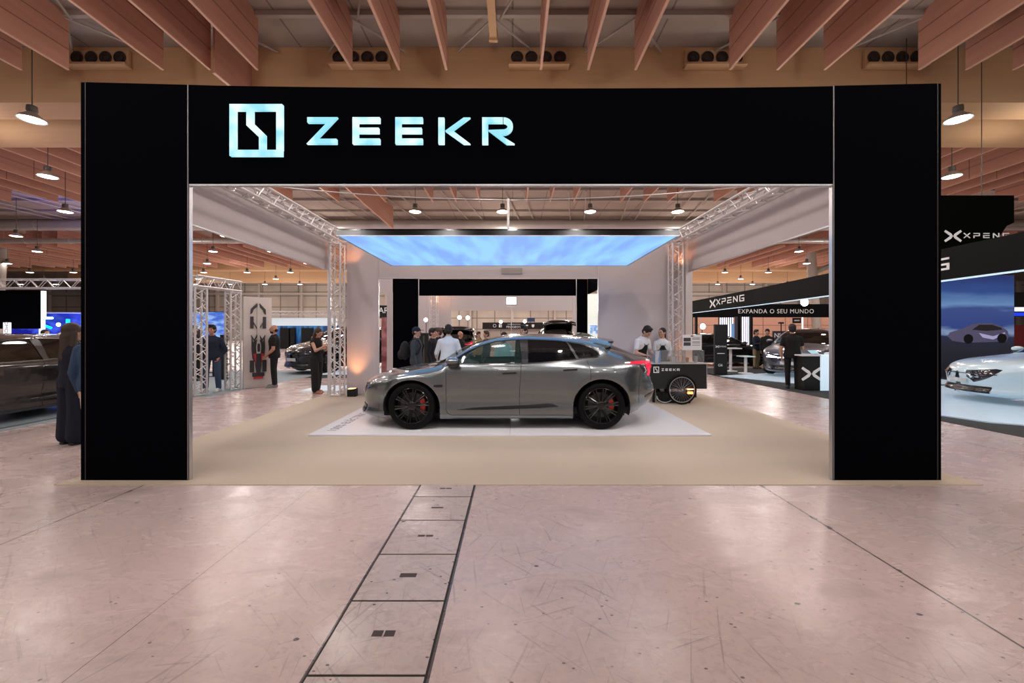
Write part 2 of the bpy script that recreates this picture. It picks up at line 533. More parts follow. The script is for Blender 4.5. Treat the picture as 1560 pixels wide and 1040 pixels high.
def emis_noise(name, c1, c2, s1, s2, scale, smap=(1, 1, 1)):
    m = bpy.data.materials.new(name); m.use_nodes = True
    nt = m.node_tree; b = nt.nodes['Principled BSDF']
    b.inputs['Base Color'].default_value = (*[v * 0.12 for v in c2], 1)
    tc = nt.nodes.new('ShaderNodeTexCoord')
    n = noise_tex(nt, tc.outputs['Object'], scale, 2, 0.5, 0, smap)
    f = ramp(nt, n, 0.4, 0.6)
    nt.links.new(mix_col(nt, f, c1, c2), b.inputs['Emission Color'])
    nt.links.new(ramp(nt, n, 0.4, 0.6, s1, s2), b.inputs['Emission Strength'])
    return m
M_sign = emis_noise('sign_glow', rgb(140, 225, 245), rgb(225, 255, 255), 0.98, 1.1, 3.5)
M_lightbox = emis_noise('lightbox_glow', rgb(130, 176, 250), rgb(148, 208, 255), 1.0, 1.05, 1.5, (1.5, 0.30, 1))

M_profile_dark = mat('dark_profile', (0.07, 0.07, 0.075), rough=0.4, metal=0.5)
# ------------------------------------------------------------------ setting: floor, roof, hall walls
b = MB(); b.add([(-115, -18, 0), (115, -18, 0), (115, 76, 0), (-115, 76, 0)], [(0, 1, 2, 3)])
struct(b.build('floor', M_floor, fix=False))

M_ceiling = bpy.data.materials.new('roof_panels'); M_ceiling.use_nodes = True
nt = M_ceiling.node_tree; bb = nt.nodes['Principled BSDF']
g = nt.nodes.new('ShaderNodeNewGeometry'); pos = g.outputs['Position']
sp = nt.nodes.new('ShaderNodeSeparateXYZ'); nt.links.new(pos, sp.inputs[0])
fx = math_node(nt, 'ABSOLUTE', math_node(nt, 'SUBTRACT', math_node(nt, 'FRACT', math_node(nt, 'DIVIDE', sp.outputs['X'], 2.4)), 0.5))
seam = math_node(nt, 'GREATER_THAN', fx, 0.488)
nz = noise_tex(nt, pos, 0.35, 4)
c0 = mix_col(nt, ramp(nt, nz, 0.35, 0.65), (0.44, 0.37, 0.31), (0.35, 0.29, 0.25))
c1 = mix_col(nt, math_node(nt, 'MULTIPLY', seam, 0.6), c0, (0.10, 0.08, 0.07))
nt.links.new(c1, bb.inputs['Base Color']); bb.inputs['Roughness'].default_value = 0.8
b = MB(); b.box(-115, 115, -18, 76, 11.2, 11.4)
struct(b.build('ceiling', M_ceiling))

M_hallwall = bpy.data.materials.new('hall_wall_panels'); M_hallwall.use_nodes = True
nt = M_hallwall.node_tree; bb = nt.nodes['Principled BSDF']
g = nt.nodes.new('ShaderNodeNewGeometry'); pos = g.outputs['Position']
sp = nt.nodes.new('ShaderNodeSeparateXYZ'); nt.links.new(pos, sp.inputs[0])
def gridline(coord, per, w):
    f_ = math_node(nt, 'ABSOLUTE', math_node(nt, 'SUBTRACT', math_node(nt, 'FRACT', math_node(nt, 'DIVIDE', coord, per)), 0.5))
    return math_node(nt, 'GREATER_THAN', f_, 0.5 - w / per)
gl = math_node(nt, 'MAXIMUM', gridline(sp.outputs['X'], 3.4, 0.09), gridline(sp.outputs['Z'], 2.1, 0.08))
nz = noise_tex(nt, pos, 0.25, 3)
c0 = mix_col(nt, ramp(nt, nz, 0.35, 0.65), (0.47, 0.41, 0.36), (0.37, 0.33, 0.29))
c1 = mix_col(nt, math_node(nt, 'MULTIPLY', gl, 0.75), c0, (0.09, 0.08, 0.08))
nt.links.new(c1, bb.inputs['Base Color']); bb.inputs['Roughness'].default_value = 0.8
b = MB(); b.box(-115, 115, 75, 75.3, 0, 11.2)
struct(b.build('wall_back', M_hallwall))
b = MB()
for x in range(-112, 113, 8): b.box(x - .2, x + .2, 74.5, 74.99, 0, 11.19)
b.box(-115, 115, 74.4, 74.9, 8.6, 9.0)
struct(b.build('trim_1', M_roof_metal))

# roof purlins and struts (fixed frame of the roof)
def purlins(name, ys, z, w=0.09):
    b = MB()
    for y in ys:
        b.box(-100, 100, y - w / 2, y + w / 2, z - 0.16, z)
    return struct(b.build(name, M_roof_metal))
purlins('trim_2', [5.2, 8.6, 11.9], 11.19, 0.14)
purlins('trim_3', [26.5, 28.6, 31.2, 33.8], 11.19, 0.12)
b = MB()
rnd = random.Random(3)
for k in range(-6, 7):
    x = -0.58 + 4.32 * k / 1.0
    for (xa, ya, xb, yb) in ((x, 11.9, x - 1.3, 13.3), (x, 11.9, x + 1.3, 13.3), (x + 1.9, 8.6, x + .2, 11.9), (x, 5.2, x + 1.5, 8.6)):
        b.cyl((xa, ya, 11.0), (xb, yb, 10.95), 0.035, n=5)
for k in range(-9, 10):
    x = -0.58 + 4.32 * k
    for (xa, ya, xb, yb) in ((x, 26.5, x + 1.2, 33.8), (x + 2.4, 33.8, x + 1.2, 26.5)):
        b.cyl((xa, ya, 11.05), (xb, yb, 11.02), 0.05, n=5)
struct(b.build('trim_4', M_roof_metal))
# hung rail over the aisle
b = MB(); b.box(-0.70, -0.48, 4.0, 12.05, 10.42, 10.62); b.box(-0.72, -0.46, 11.95, 12.05, 10.36, 10.70); b.cyl((-0.59, 11.4, 10.5), (-0.59, 11.4, 11.2), 0.04)
struct(b.build('trim_5', M_ply))

# girders
def girder(name, y0, zb, mats=M_ply):
    b = MB()
    b.prism([(y0, 11.19), (y0 - 0.02, 10.2), (y0, 9.62), (y0 + 0.12, zb + 0.05), (y0 + 0.3, zb), (y0 + 1.1, zb), (y0 + 1.25, 11.19)], -70, 70, plane='yz')
    return struct(b.build(name, mats, smooth=40))
girder('trim_6', 13.4, 9.33)
b = MB()
prof = [(15.0, 11.19)] + [(15.9 - 0.95 * math.sin(PI / 2 + t) , 9.9 - 0.9 * math.sin(t)) for t in [PI * i / 10 for i in range(0, 11)]] + [(16.85, 11.19)]
prof = [(15.0, 11.19), (15.0, 9.9)] + [(15.92 - 0.92 * math.cos(t), 9.9 - 0.83 * math.sin(t)) for t in [PI * i / 12 for i in range(1, 12)]] + [(16.84, 9.9), (16.84, 11.19)]
b.prism(prof, -70, 70, plane='yz')
struct(b.build('trim_7', M_ply, smooth=50))
girder('trim_8', 50.0, 9.4)
girder('trim_9', 62.0, 9.4)

# ------------------------------------------------------------------ hanging timber baffles
def baffle_mesh(L, z0=9.48, z1=11.17):
    b = MB(); t = 0.022
    b.box(-t, t, 0, L, z0 + 0.02, z1, 0)
    b.box(-t * 1.6, t * 1.6, 0, L, z0, z0 + 0.02, 1)
    for zz in (z0 + 0.62, z0 + 1.15):
        b.box(-t - 0.004, t + 0.004, 0.0, L, zz - 0.012, zz + 0.012, 2)
    n = int(L // 4.4)
    for i in range(1, n + 1):
        y = i * L / (n + 1)
        b.box(-t - 0.004, t + 0.004, y - 0.015, y + 0.015, z0 + 0.02, z1, 2)
    me = b.mesh('baffle')
    for m in (M_timber, M_timber_edge, M_timber_seam): me.materials.append(m)
    return me
def baffle_row(me, d0, d1, ranges, word, group, z=9.48):
    ks = []
    for k in range(-60, 61):
        if k % 4 == 0: continue
        x = -0.58 + 1.44 * k
        pa, pb = CX + x * F / d0, CX + x * F / d1
        lo, hi = min(pa, pb), max(pa, pb)
        if any(hi > a and lo < c for a, c in ranges):
            ks.append((k, x))
    for i, (k, x) in enumerate(ks):
        o = bpy.data.objects.new('ceiling_baffle', me); COL.objects.link(o)
        o.location = (x, d0, 0)
        half = len(ks) // 2
        pl = f'{ordw(i)} from the left' if i < (len(ks) + 1) // 2 else f'{ordw(len(ks) - 1 - i)} from the right'
        if i == 0: pl = 'leftmost'
        if i == len(ks) - 1: pl = 'rightmost'
        tag(o, f'reddish timber roof board, {pl} in {word}', 'ceiling baffle', group)
    return len(ks)
baffle_row(baffle_mesh(7.4), 4.6, 12.0, [(-330, 1890)], 'the big near row', 'timber baffles in the near row')
baffle_row(baffle_mesh(7.2), 17.0, 24.2, [(-20, 123), (1434, 1580), (300, 1262)], 'the row behind the beige girder', 'timber baffles in the second row')
baffle_row(baffle_mesh(12.2), 36.6, 48.8, [(-10, 123), (296, 500), (1052, 1266), (1500, 1570)], 'the third, far row', 'timber baffles in the third row')
# one longer board crossing the open bay
b = MB(); b.box(-0.03, 0.03, 0, 6.4, 9.5, 11.15, 0); b.box(-0.05, 0.05, 0, 6.4, 9.48, 9.5, 1)
o = b.build('ceiling_baffle', [M_timber, M_timber_edge], loc=(-9.25, 24.0, 0))
tag(o, 'long timber board reaching back past its row, above left end of light panel', 'ceiling baffle')
b = MB(); b.box(-0.03, 0.03, 0, 1.6, 9.28, 11.15, 0); b.box(-0.05, 0.05, 0, 1.6, 9.26, 9.28, 1)
o = b.build('ceiling_baffle', [M_timber, M_timber_edge], loc=(-8.95, 11.8, 0), rz=R(-2))
tag(o, 'short timber board hanging lower than the others, just touching the black portal', 'ceiling baffle')

# ------------------------------------------------------------------ air nozzles on the near girder
def nozzle_box(px, label, first=[None]):
    loc = (X(px, 13.35), 13.36, Z(92, 13.35))
    if first[0] is None:
        t = thing('air_nozzle_box', label, 'air vent', loc, 0, 'air nozzle boxes on the girder')
        b = MB(); b.box(-0.98, 0.98, -0.12, 0.0, -0.25, 0.27); b.box(-1.0, 1.02, -0.32, 0.0, -0.33, -0.25)
        b.build('housing', M_ply, t, bevel=0.01)
        for i in range(4):
            b = MB(); cx = -0.72 + 0.48 * i
            b.lathe([(0.20, -0.13), (0.21, -0.16), (0.185, -0.16), (0.15, -0.06)], (cx, 0, 0.01), 'y', 20, cap=False)
            b.lathe([(0.17, -0.125), (0.0, -0.125)], (cx, 0, 0.01), 'y', 20, cap=False)
            b.lathe([(0.12, -0.13), (0.12, -0.15), (0.10, -0.15), (0.10, -0.13)], (cx, 0, 0.01), 'y', 16, cap=False)
            b.build('nozzle', M_hole, t, smooth=40)
        first[0] = t
    else:
        dup(first[0], loc, 0, label)
for px, w in ((156, 'leftmost on the girder'), (551, 'second from the left on the girder'), (820, 'middle one of five on the girder'),
              (1086, 'second from the right on the girder'), (1358, 'rightmost on the girder')):
    nozzle_box(px, f'beige box of four round air nozzles, {w}')

# ------------------------------------------------------------------ pendant hall lamps
def lamp_proto():
    t = thing('pendant_lamp', '', 'lamp', (0, 0, 0))
    b = MB(); b.cyl((0, 0, 0.35), (0, 0, 2.6), 0.015, n=5); b.build('cable', M_lamp_body, t)
    b = MB(); b.lathe([(0.06, 0.38), (0.12, 0.36), (0.13, 0.2), (0.10, 0.16)], n=14); b.build('ballast_housing', M_lamp_body, t, smooth=40)
    b = MB(); b.lathe([(0.10, 0.17), (0.17, 0.10), (0.29, 0.0), (0.33, -0.06), (0.335, -0.08), (0.30, -0.06)], n=20, cap=False); b.build('shade', M_lamp_shade, t, smooth=50)
    b = MB(); b.lathe([(0.30, -0.055), (0.24, -0.085), (0.12, -0.105), (0.001, -0.11)], n=20, cap=False); b.build('bulb', M_lamp_on, t, smooth=60)
    return t
lamp0 = None
ROWS = [12.3, 16.8, 21.7, 27.2, 32.4, 38.0, 43.7, 49.0, 54.5]
ROWN = ['the nearest lamp row', 'the second lamp row', 'the third lamp row', 'the fourth lamp row', 'the fifth lamp row', 'the sixth lamp row',
        'the seventh lamp row', 'the eighth lamp row', 'the furthest lamp row']
def visible_lamp(px, py):
    if py > 445: return False
    if px < 124 or px > 1433: return -30 < px < 1600 and not (px > 1433 and py > 296)
    if 288 < px < 1268 and 284 < py:
        if px < 500 or px > 1050: return py > (341 + (px - 290) * 0.35 if px < 500 else 341 + (1265 - px) * 0.36) - 4
        return py < 352
    return False
lamps = []
for ri, d in enumerate(ROWS):
    row = []
    for k in range(-16, 17):
        x = -0.55 + 4.82 * k; z = 8.2
        px, py = CX + x * F / d, CY - (z - H) * F / d
        if visible_lamp(px, py) and not (ri >= 5 and k % 2 and ri % 2): row.append((x, d, z))
    for i, (x, d_, z) in enumerate(row):
        pl = f'{ordw(i)} from the left' if i < (len(row) + 1) // 2 else f'{ordw(len(row) - 1 - i)} from the right'
        if len(row) == 1: pl = 'the only one'
        elif i == 0: pl = 'leftmost'
        elif i == len(row) - 1: pl = 'rightmost'
        lab = f'lit bell-shaped hanging lamp, {pl} in {ROWN[ri]}'
        if lamp0 is None:
            lamp0 = lamp_proto(); lamp0.location = (x, d_, z); lamp0['label'] = lab; lamp0['group'] = 'hall pendant lamps'
        else:
            dup(lamp0, (x, d_, z), 0, lab)
LAMP_COL = (1.0, 0.91, 0.86)
def point(name, loc, energy, col=LAMP_COL, size=0.3):
    l = bpy.data.lights.new(name, 'POINT'); l.energy = energy; l.color = col; l.shadow_soft_size = size
    o = bpy.data.objects.new(name, l); COL.objects.link(o); o.location = loc
    return o
def spot(name, loc, target, energy, col, angle=60, blend=0.6, size=0.05):
    l = bpy.data.lights.new(name, 'SPOT'); l.energy = energy; l.color = col; l.spot_size = R(angle); l.spot_blend = blend; l.shadow_soft_size = size
    o = bpy.data.objects.new(name, l); COL.objects.link(o); o.location = loc
    o.rotation_euler = (Vector(target) - Vector(loc)).to_track_quat('-Z', 'Y').to_euler()
    return o
def down(loc, energy, size=0.3):
    l = bpy.data.lights.new('lamp_light', 'SPOT'); l.energy = energy; l.color = LAMP_COL; l.spot_size = R(168); l.spot_blend = 0.35; l.shadow_soft_size = size
    o = bpy.data.objects.new('lamp_light', l); COL.objects.link(o); o.location = loc
for d in (-10.0, -3.0, 2.5, 7.4, 12.3, 16.8, 21.7, 27.2):
    for k in (range(-3, 4) if d < 20 else range(-5, 6, 2)):
        down((-0.55 + 4.82 * k, d, 8.0), 210 if d < 20 else 330)
for d in (34, 44, 56, 66):
    for k in range(-4, 5):
        down((11.0 * k, d, 7.6), 900, 0.5)
for d in (0.5, 7.4, 14.0, 21.7, 32.0, 46.0):
    for k in (-4, -2, 0, 2, 4):
        point('added_fill_light', (-0.55 + 4.82 * k * (1 if d < 30 else 1.6), d, 7.9), 95 if d < 30 else 230, (1.0, 0.88, 0.78))  # unseen point lights added to brighten the roof boards

for d in (57, 68):
    for k in range(-4, 5):
        point('added_fill_light', (12.0 * k, d, 6.8), 560, (1.0, 0.92, 0.85), 0.5)  # more unseen points, added to lift the far hall wall

# large ducts and open columns in the back bay
for y, z, r, nm in ((33.2, 10.5, 0.42, 'air_duct'), (35.6, 9.75, 0.22, 'air_duct')):
    b = MB(); b.cyl((-80, y, z), (80, y, z), r, n=20)
    for x in range(-80, 81, 4): b.cyl((x, y, z), (x + 0.08, y, z), r + 0.03, n=20)
    for x in range(-78, 80, 8): b.cyl((x, y, z), (x, y, 11.19), 0.02, n=5)
    o = b.build(nm, M_duct, smooth=40)
    tag(o, 'thick pale air duct running across under the roof' if r > 0.3 else 'thin pale pipe behind the thick air duct under the roof', 'air duct')
def hall_column(px, d, label, branch=0):
    t = thing('hall_column', label, 'column', (X(px, d), d, 0))
    b = MB(); b.cyl((0.3 * (1 if px > 700 else -1), 0, 0), (-0.5 * (1 if px > 700 else -1), 0, 11.2), 0.42, n=16); b.build('shaft', M_roof_metal, t, smooth=40)
    if branch:
        b = MB(); b.cyl((0.0, 0, 7.6), (3.2, 0, 8.9), 0.26, n=12); b.build('branch', M_roof_metal, t, smooth=40)
hall_column(1241, 40, 'pale leaning steel column with a side branch, far behind the right opening', 1)
hall_column(-4, 38, 'pale steel column at the left edge of the picture under the timber boards')

# ------------------------------------------------------------------ floor cover plates over the service trench
ds = [1.24, 1.717, 2.195, 2.655, 3.136, 3.586, 3.96]
names = ['cut off by the bottom edge of the picture', 'nearest whole one, with two square finger holes', 'darker and dirtier, with one wide recess',
         'third whole one, with two thin slots', 'fourth whole one, one short slot', 'the last one before the beige carpet']
b = MB(); b.box(-0.905, -0.372, 1.2, 3.97, 0.0, 0.0015)
struct(b.build('trim_10', mat('trench_dark', (0.03, 0.024, 0.022), rough=0.9)))  # dark strip that shows between the cover plates
for i in range(6):
    a, c = ds[i] + 0.006, ds[i + 1] - 0.006
    cy = (a + c) / 2; hy = (c - a) / 2
    t = thing('floor_cover_plate', f'square painted trench plate, {names[i]}', 'floor plate', (-0.6385, cy, 0.0016), 0, 'cover plates of the service trench')
    b = MB(); b.box(-0.256, 0.256, -hy, hy, 0, 0.0035)
    b.build('plate', M_plate_floor, t, bevel=0.002)
    if i != 0:
        holes = [(-0.03, 0.028), (0.03, 0.028)] if i in (1, 3, 5) else [(0, 0.055)]
        for hx, hw in holes:
            b = MB(); dh = 0.02 if i < 3 else 0.012
            b.box(hx - hw, hx + hw * 0.85, -dh, dh, 0.0036, 0.0042)
            b.build('finger_hole', M_hole, t)
# ------------------------------------------------------------------ carpet, platform
b = MB(); b.box(-4.5, 4.62, 3.865, 9.62, 0.0, 0.006)
o = b.build('carpet', M_carpet); tag(o, 'beige carpet covering the floor of the display stand', 'carpet')
t = thing('display_platform', 'low glossy white board under the grey car, lettered along its left side', 'platform', (-0.04, 5.66, 0.006))
b = MB(); b.box(-2.90, 0.0, 0, 2.55, 0, 0.024); b.build('board', M_white_gloss, t, bevel=0.003)
b = MB(); b.box(0.004, 2.90, 0, 2.55, 0, 0.024); b.build('board', M_white_gloss, t, bevel=0.003)
b = MB(); Mx = Matrix.Translation((-2.66, 0.95, 0.0248)) @ Matrix.Rotation(R(90), 4, 'Z')
text_into(b, '100% EL\u00c9CTRICO', 0.20, Mx, 0.0003, sx=1.0, align='CENTER')
o = b.build('lettering', mat('grey_print', (0.16, 0.14, 0.18), rough=0.5), t); plab(o, 'grey printed lettering')

# ------------------------------------------------------------------ front portal
D0 = 3.98
t = thing('entrance_portal', 'large black fabric portal framing the stand entrance, two pillars and a wide header', 'portal', (0, D0, 0.006))
xL0, xL1, xR0, xR1 = -4.366, -3.278, 3.240, 4.332
zt = 3.995
def panel(x0, x1, z0, z1, nm, mt, sag=0.0, y0=0.0, y1=0.035, par=None, n=24, zt0=None, zt1=None):
    b = MB(); vs = []; fs = []
    for j, y in enumerate((y0, y1)):
        for i in range(n + 1):
            u = i / n; x = x0 + (x1 - x0) * u
            top = (zt0 if zt0 is not None else z1) * (1 - u) + (zt1 if zt1 is not None else z1) * u - sag * math.sin(PI * u) ** 0.7
            vs += [(x, y, z0), (x, y, top)]
    m = 2 * (n + 1)
    for i in range(n):
        a = 2 * i
        fs += [(a, a + 2, a + 3, a + 1), (m + a, m + a + 1, m + a + 3, m + a + 2), (a + 1, a + 3, m + a + 3, m + a + 1), (a, m + a, m + a + 2, a + 2)]
    fs += [(0, 1, m + 1, m), (m - 2, 2 * m - 2, 2 * m - 1, m - 1)]
    b.add(vs, fs)
    return b.build(nm, mt, par)
def hp(py): return Z(py, D0) - 0.006
panel(xL0 + 0.055, xL1, 0, 4, 'pillar', M_black_fabric, par=t, zt0=hp(125), zt1=hp(129))
panel(xR0, xR1 - 0.045, 0, 4, 'pillar', M_black_fabric, par=t, zt0=hp(130.5), zt1=hp(127))
o = panel(xL1, xR0, hp(280), 4, 'header', M_black_fabric, sag=0.03, par=t, zt0=hp(129), zt1=hp(131))
for xa, xb, pt in ((xL0, xL0 + 0.045, 125), (xR1 - 0.035, xR1, 127)):
    b = MB(); b.box(xa, xb, 0.002, 0.40, 0, hp(pt)); b.build('side_return', M_black_fabric, t)
for xa, pt in ((xL0 + 0.047, 125), (xR1 - 0.042, 127)):
    b = MB(); b.box(xa, xa + 0.006, -0.004, 0.03, 0, hp(pt)); b.build('edge_profile', M_profile_dark, t)
for xa, pt, w in ((xL1 - 0.006, 129, 0.010), (xR0 - 0.004, 130.5, 0.010)):
    b = MB(); b.box(xa, xa + w, -0.006, 0.0, 0, hp(pt)); b.build('edge_profile', mat('grey_profile', (0.25, 0.25, 0.26), rough=0.4, metal=0.6), t)
b = MB(); b.box(xL1 + 0.006, xL1 + 0.012, 0.0, 0.04, 0, hp(281)); b.build('inner_jamb', M_silver, t)
b = MB(); b.box(xR0 - 0.012, xR0 - 0.006, 0.0, 0.04, 0, hp(281)); b.build('inner_jamb', M_silver, t)
b = MB(); b.box(xL1, xR0, 0.0, 0.045, hp(281) - 0.012, hp(280) - 0.001); b.build('header_profile', M_silver, t)

# lit lettering
t = thing('illuminated_sign', 'glowing cyan-white square emblem and wide lettering on the black header', 'sign', (0, D0 - 0.008, 0.0))
def q(px, py): return (X(px, D0), Z(py, D0))
def plate(nm, polys, mt=M_sign, y0=-0.035, y1=0.0, bev=0.004, par=None):
    b = MB()
    for poly in polys: b.prism([q(*p) for p in poly], y0, y1)
    return b.build(nm, mt, par, bevel=bev)
def rect(x0, y0, x1, y1): return [(x0, y0), (x1, y0), (x1, y1), (x0, y1)]
b = MB()
b.prism([q(*p) for p in rect(354, 162, 433.5, 171)], -0.035, 0)
b.prism([q(*p) for p in rect(354, 231, 433, 240)], -0.035, 0)
b.prism([q(*p) for p in rect(354, 171, 363, 231)], -0.035, 0)
b.prism([q(*p) for p in rect(424.5, 171, 433.5, 231)], -0.035, 0)
b.prism([q(*p) for p in [(379.5, 171), (389, 171), (389, 190), (407.5, 208), (407.5, 231), (398.5, 231), (398.5, 212), (379.5, 194)]], -0.035, 0)
b.build('emblem', M_sign, t)
plate('letter_z', [[(471, 181.5), (517, 181.5), (486, 214), (515.5, 214), (515.5, 221.8), (469.7, 221.8), (500.5, 189.8), (471, 189.8)]], par=t)
for x in (539.2, 603.8):
    plate('letter_e', [[(x, 181.5), (x + 41.5, 181.5), (x + 41.5, 190), (x + 9, 190), (x + 9, 197.3), (x + 40, 197.3), (x + 40, 205.7), (x + 9, 205.7),
                        (x + 9, 213.6), (x + 41.5, 213.6), (x + 41.5, 222), (x, 222)]], par=t)
plate('letter_k', [rect(668.7, 182, 678, 222), [(679, 202), (707, 182), (717.5, 182), (691, 201.8), (717.5, 222), (707, 222)]], par=t)
arc = [(766 + 15 * math.cos(a), 195 - 13 * math.sin(a)) for a in [PI / 2 - PI * i / 10 for i in range(11)]]
arc_i = [(766 + 7 * math.cos(a), 195.5 - 5.6 * math.sin(a)) for a in [-PI / 2 + PI * i / 8 for i in range(9)]]
b = MB()
b.prism([q(*p) for p in rect(735, 182, 744, 222)], -0.035, 0)
b.prism([q(*p) for p in rect(744, 182, 766, 190)], -0.035, 0)
for i in range(12):
    a0, a1 = PI / 2 - PI * i / 12, PI / 2 - PI * (i + 1) / 12
    b.prism([q(767 + r_ * math.cos(a) * k_, 195 - r2 * math.sin(a)) for r_, r2, a, k_ in ((14.5, 13, a0, 1), (14.5, 13, a1, 1), (6.5, 5.2, a1, 1), (6.5, 5.2, a0, 1))], -0.035, 0)
b.prism([q(*p) for p in [(744.5, 201), (767, 200.2), (767, 208), (762, 208.3), (784, 222), (772, 222)]], -0.035, 0)
b.build('letter_r', M_sign, t)

# ------------------------------------------------------------------ side fascias and walls of the stand
M_fascia = M_fabric
DR = 9.45
def sheet(nm, pts, thick, mt, par=None):       # quad extruded along its normal
    pts = [Vector(p) for p in pts]
    n = (pts[1] - pts[0]).cross(pts[3] - pts[0]).normalized() * thick
    b = MB(); b.add(pts + [p + n for p in pts], [(0, 1, 2, 3), (7, 6, 5, 4), (0, 4, 5, 1), (1, 5, 6, 2), (2, 6, 7, 3), (3, 7, 4, 0)])
    return b.build(nm, mt, par)
t = thing('side_fascia', 'long white fabric banner panel along the top of the left side opening', 'fascia', (-4.37, 4.4, 0.007))
b = MB(); b.box(-0.03, 0.0, 0.0, 5.02, 2.97, 4.0); b.build('fabric_panel', M_fascia, t)
b = MB(); b.box(-0.035, 0.005, 0.0, 5.02, 2.95, 2.97); b.build('edge_profile', M_silver, t)
b = MB(); b.box(-0.06, 0.0, 5.02, 5.10, 0.0, 4.0); b.build('rear_post', M_alu_white, t)
t = thing('side_fascia', 'long white fabric banner panel along the top of the right side opening', 'fascia', (4.33, 4.4, 0.007))
ang = math.atan2(0.13, 5.02)
t.rotation_euler = (0, 0, ang)
b = MB(); b.box(0.0, 0.03, 0.0, 5.02, 2.95, 4.0); b.build('fabric_panel', M_fascia, t)
b = MB(); b.box(-0.005, 0.035, 0.0, 5.02, 2.93, 2.95); b.build('edge_profile', M_silver, t)
b = MB(); b.box(-0.06, 0.10, 5.02, 5.09, 0.0, 4.0); b.build('rear_post', M_alu_white, t)

# rear wall
t = thing('rear_wall_panel', 'tall white fabric wall panel left of the rear passage, with orange glow at its foot', 'wall panel', (-3.64, 9.5, 0.006))
b = MB(); b.box(-0.36, 0.40, 0, 0.05, 0, 3.99); b.build('fabric', M_fabric, t)
b = MB(); b.box(0.40, 0.408, -0.01, 0.06, 0, 3.99); b.build('edge_profile', M_alu_white, t)
t = thing('rear_wall_panel', 'wide white fabric wall panel right of the rear passage, behind the two servers', 'wall panel', (3.05, 9.5, 0.006))
b = MB(); b.box(-0.98, 1.15, 0, 0.05, 0, 3.99); b.build('fabric', M_fabric, t)
b = MB(); b.box(-0.99, -0.98, -0.01, 0.06, 0, 3.99); b.build('edge_profile', M_alu_white, t)
t = thing('rear_fascia', 'white fabric fascia bridging the rear passage below the blue light panel', 'fascia', (-0.6, 9.5, 2.81))
b = MB(); b.box(-2.63, 2.66, 0, 0.05, 0, 1.18); b.build('fabric', M_fabric, t)
b = MB(); b.box(-2.63, 2.66, -0.012, 0.06, -0.012, 0); b.build('edge_profile', M_alu_white, t)
b = MB(); b.box(0.33, 0.83, -0.02, -0.001, 0.10, 0.24); b.build('patch', mat('grey_patch', (0.33, 0.30, 0.29), rough=0.6), t)

# ------------------------------------------------------------------ trusses
def truss(name, label, p0, p1, size=0.29, r=0.024, pitch=0.42, up=(0, 0, 1), cat='truss', group=None, faces=4):
    p0, p1 = Vector(p0), Vector(p1)
    d = (p1 - p0).normalized(); up = Vector(up)
    s = d.cross(up).normalized(); up = s.cross(d).normalized()
    L = (p1 - p0).length; h = size / 2 - r
    t = thing(name, label, cat, p0, 0, group)
    cs = [(-h, -h), (h, -h), (h, h), (-h, h)]
    for a, c in cs:
        b = MB(); o = s * a + up * c
        b.cyl(o, o + d * L, r, n=8); b.build('chord', M_alu_white, t, smooth=40)
    n = max(2, int(round(L / pitch)))
    for k in range(faces):
        (a0, c0), (a1, c1) = cs[k], cs[(k + 1) % 4]
        A, B = s * a0 + up * c0, s * a1 + up * c1
        b = MB()
        for i in range(n):
            q0, q1 = A + d * (L * i / n), B + d * (L * (i + 0.5) / n)
            q2 = A + d * (L * (i + 1) / n)
            b.cyl(q0, q1, r * 0.42, n=6); b.cyl(q1, q2, r * 0.42, n=6)
        b.cyl(A + d * 0.02, B + d * 0.02, r * 0.5, n=6); b.cyl(A + d * (L - 0.02), B + d * (L - 0.02), r * 0.5, n=6)
        b.build('bracing', M_alu_white, t, smooth=40)
    return t
truss('truss_beam', 'aluminium lattice beam along the top of the left side, inside the white banner', (-4.13, 4.15, 3.75), (-4.13, 9.44, 3.75))
truss('truss_beam', 'aluminium lattice beam along the top of the right side, inside the white banner', (4.07, 4.15, 3.74), (3.92, 9.44, 3.74))
truss('truss_tower', 'upright aluminium lattice tower at the rear left corner of the stand', (-4.13, 9.27, 0.022), (-4.13, 9.27, 3.58), up=(0, 1, 0), pitch=0.36)
truss('truss_tower', 'upright aluminium lattice tower at the rear right corner behind the cart', (3.84, 9.27, 0.022), (3.84, 9.27, 3.57), up=(0, 1, 0), pitch=0.36)
truss('truss_beam', 'aluminium lattice beam across the top behind the black header', (-4.0, 4.30, 3.78), (3.95, 4.30, 3.78))

# uplights
def uplight(x, y, label, aim):
    t = thing('floor_uplight', label, 'spotlight', (x, y, 0.007))
    b = MB(); b.prism([(-0.10, 0), (0.10, 0), (0.10, 0.19), (-0.10, 0.155)], -0.07, 0.07); b.build('housing', M_black, t, bevel=0.006)
    b = MB(); b.box(-0.08, 0.08, -0.05, 0.05, 0.172, 0.186); b.build('lens', mat('orange_lens', (1, .4, .1), emit=(1.0, 0.42, 0.16), estr=5, vary=0), t)
    spot('uplight_beam', (x, y + 0.05, 0.26), aim, 55, (1.0, 0.40, 0.13), 75, 1.0)
uplight(-3.74, 9.20, 'small black floor spotlight casting orange light up the left rear wall', (-3.78, 9.5, 1.6))
uplight(4.12, 9.10, 'small black floor spotlight lighting the right rear corner orange, behind the cart', (4.1, 9.46, 1.5))
spot('uplight_beam', (3.9, 9.15, 3.1), (4.1, 9.44, 3.75), 12, (1.0, 0.35, 0.12), 120, 1.0)
spot('uplight_beam', (-3.75, 9.2, 3.1), (-4.0, 9.44, 3.75), 12, (1.0, 0.35, 0.12), 120, 1.0)

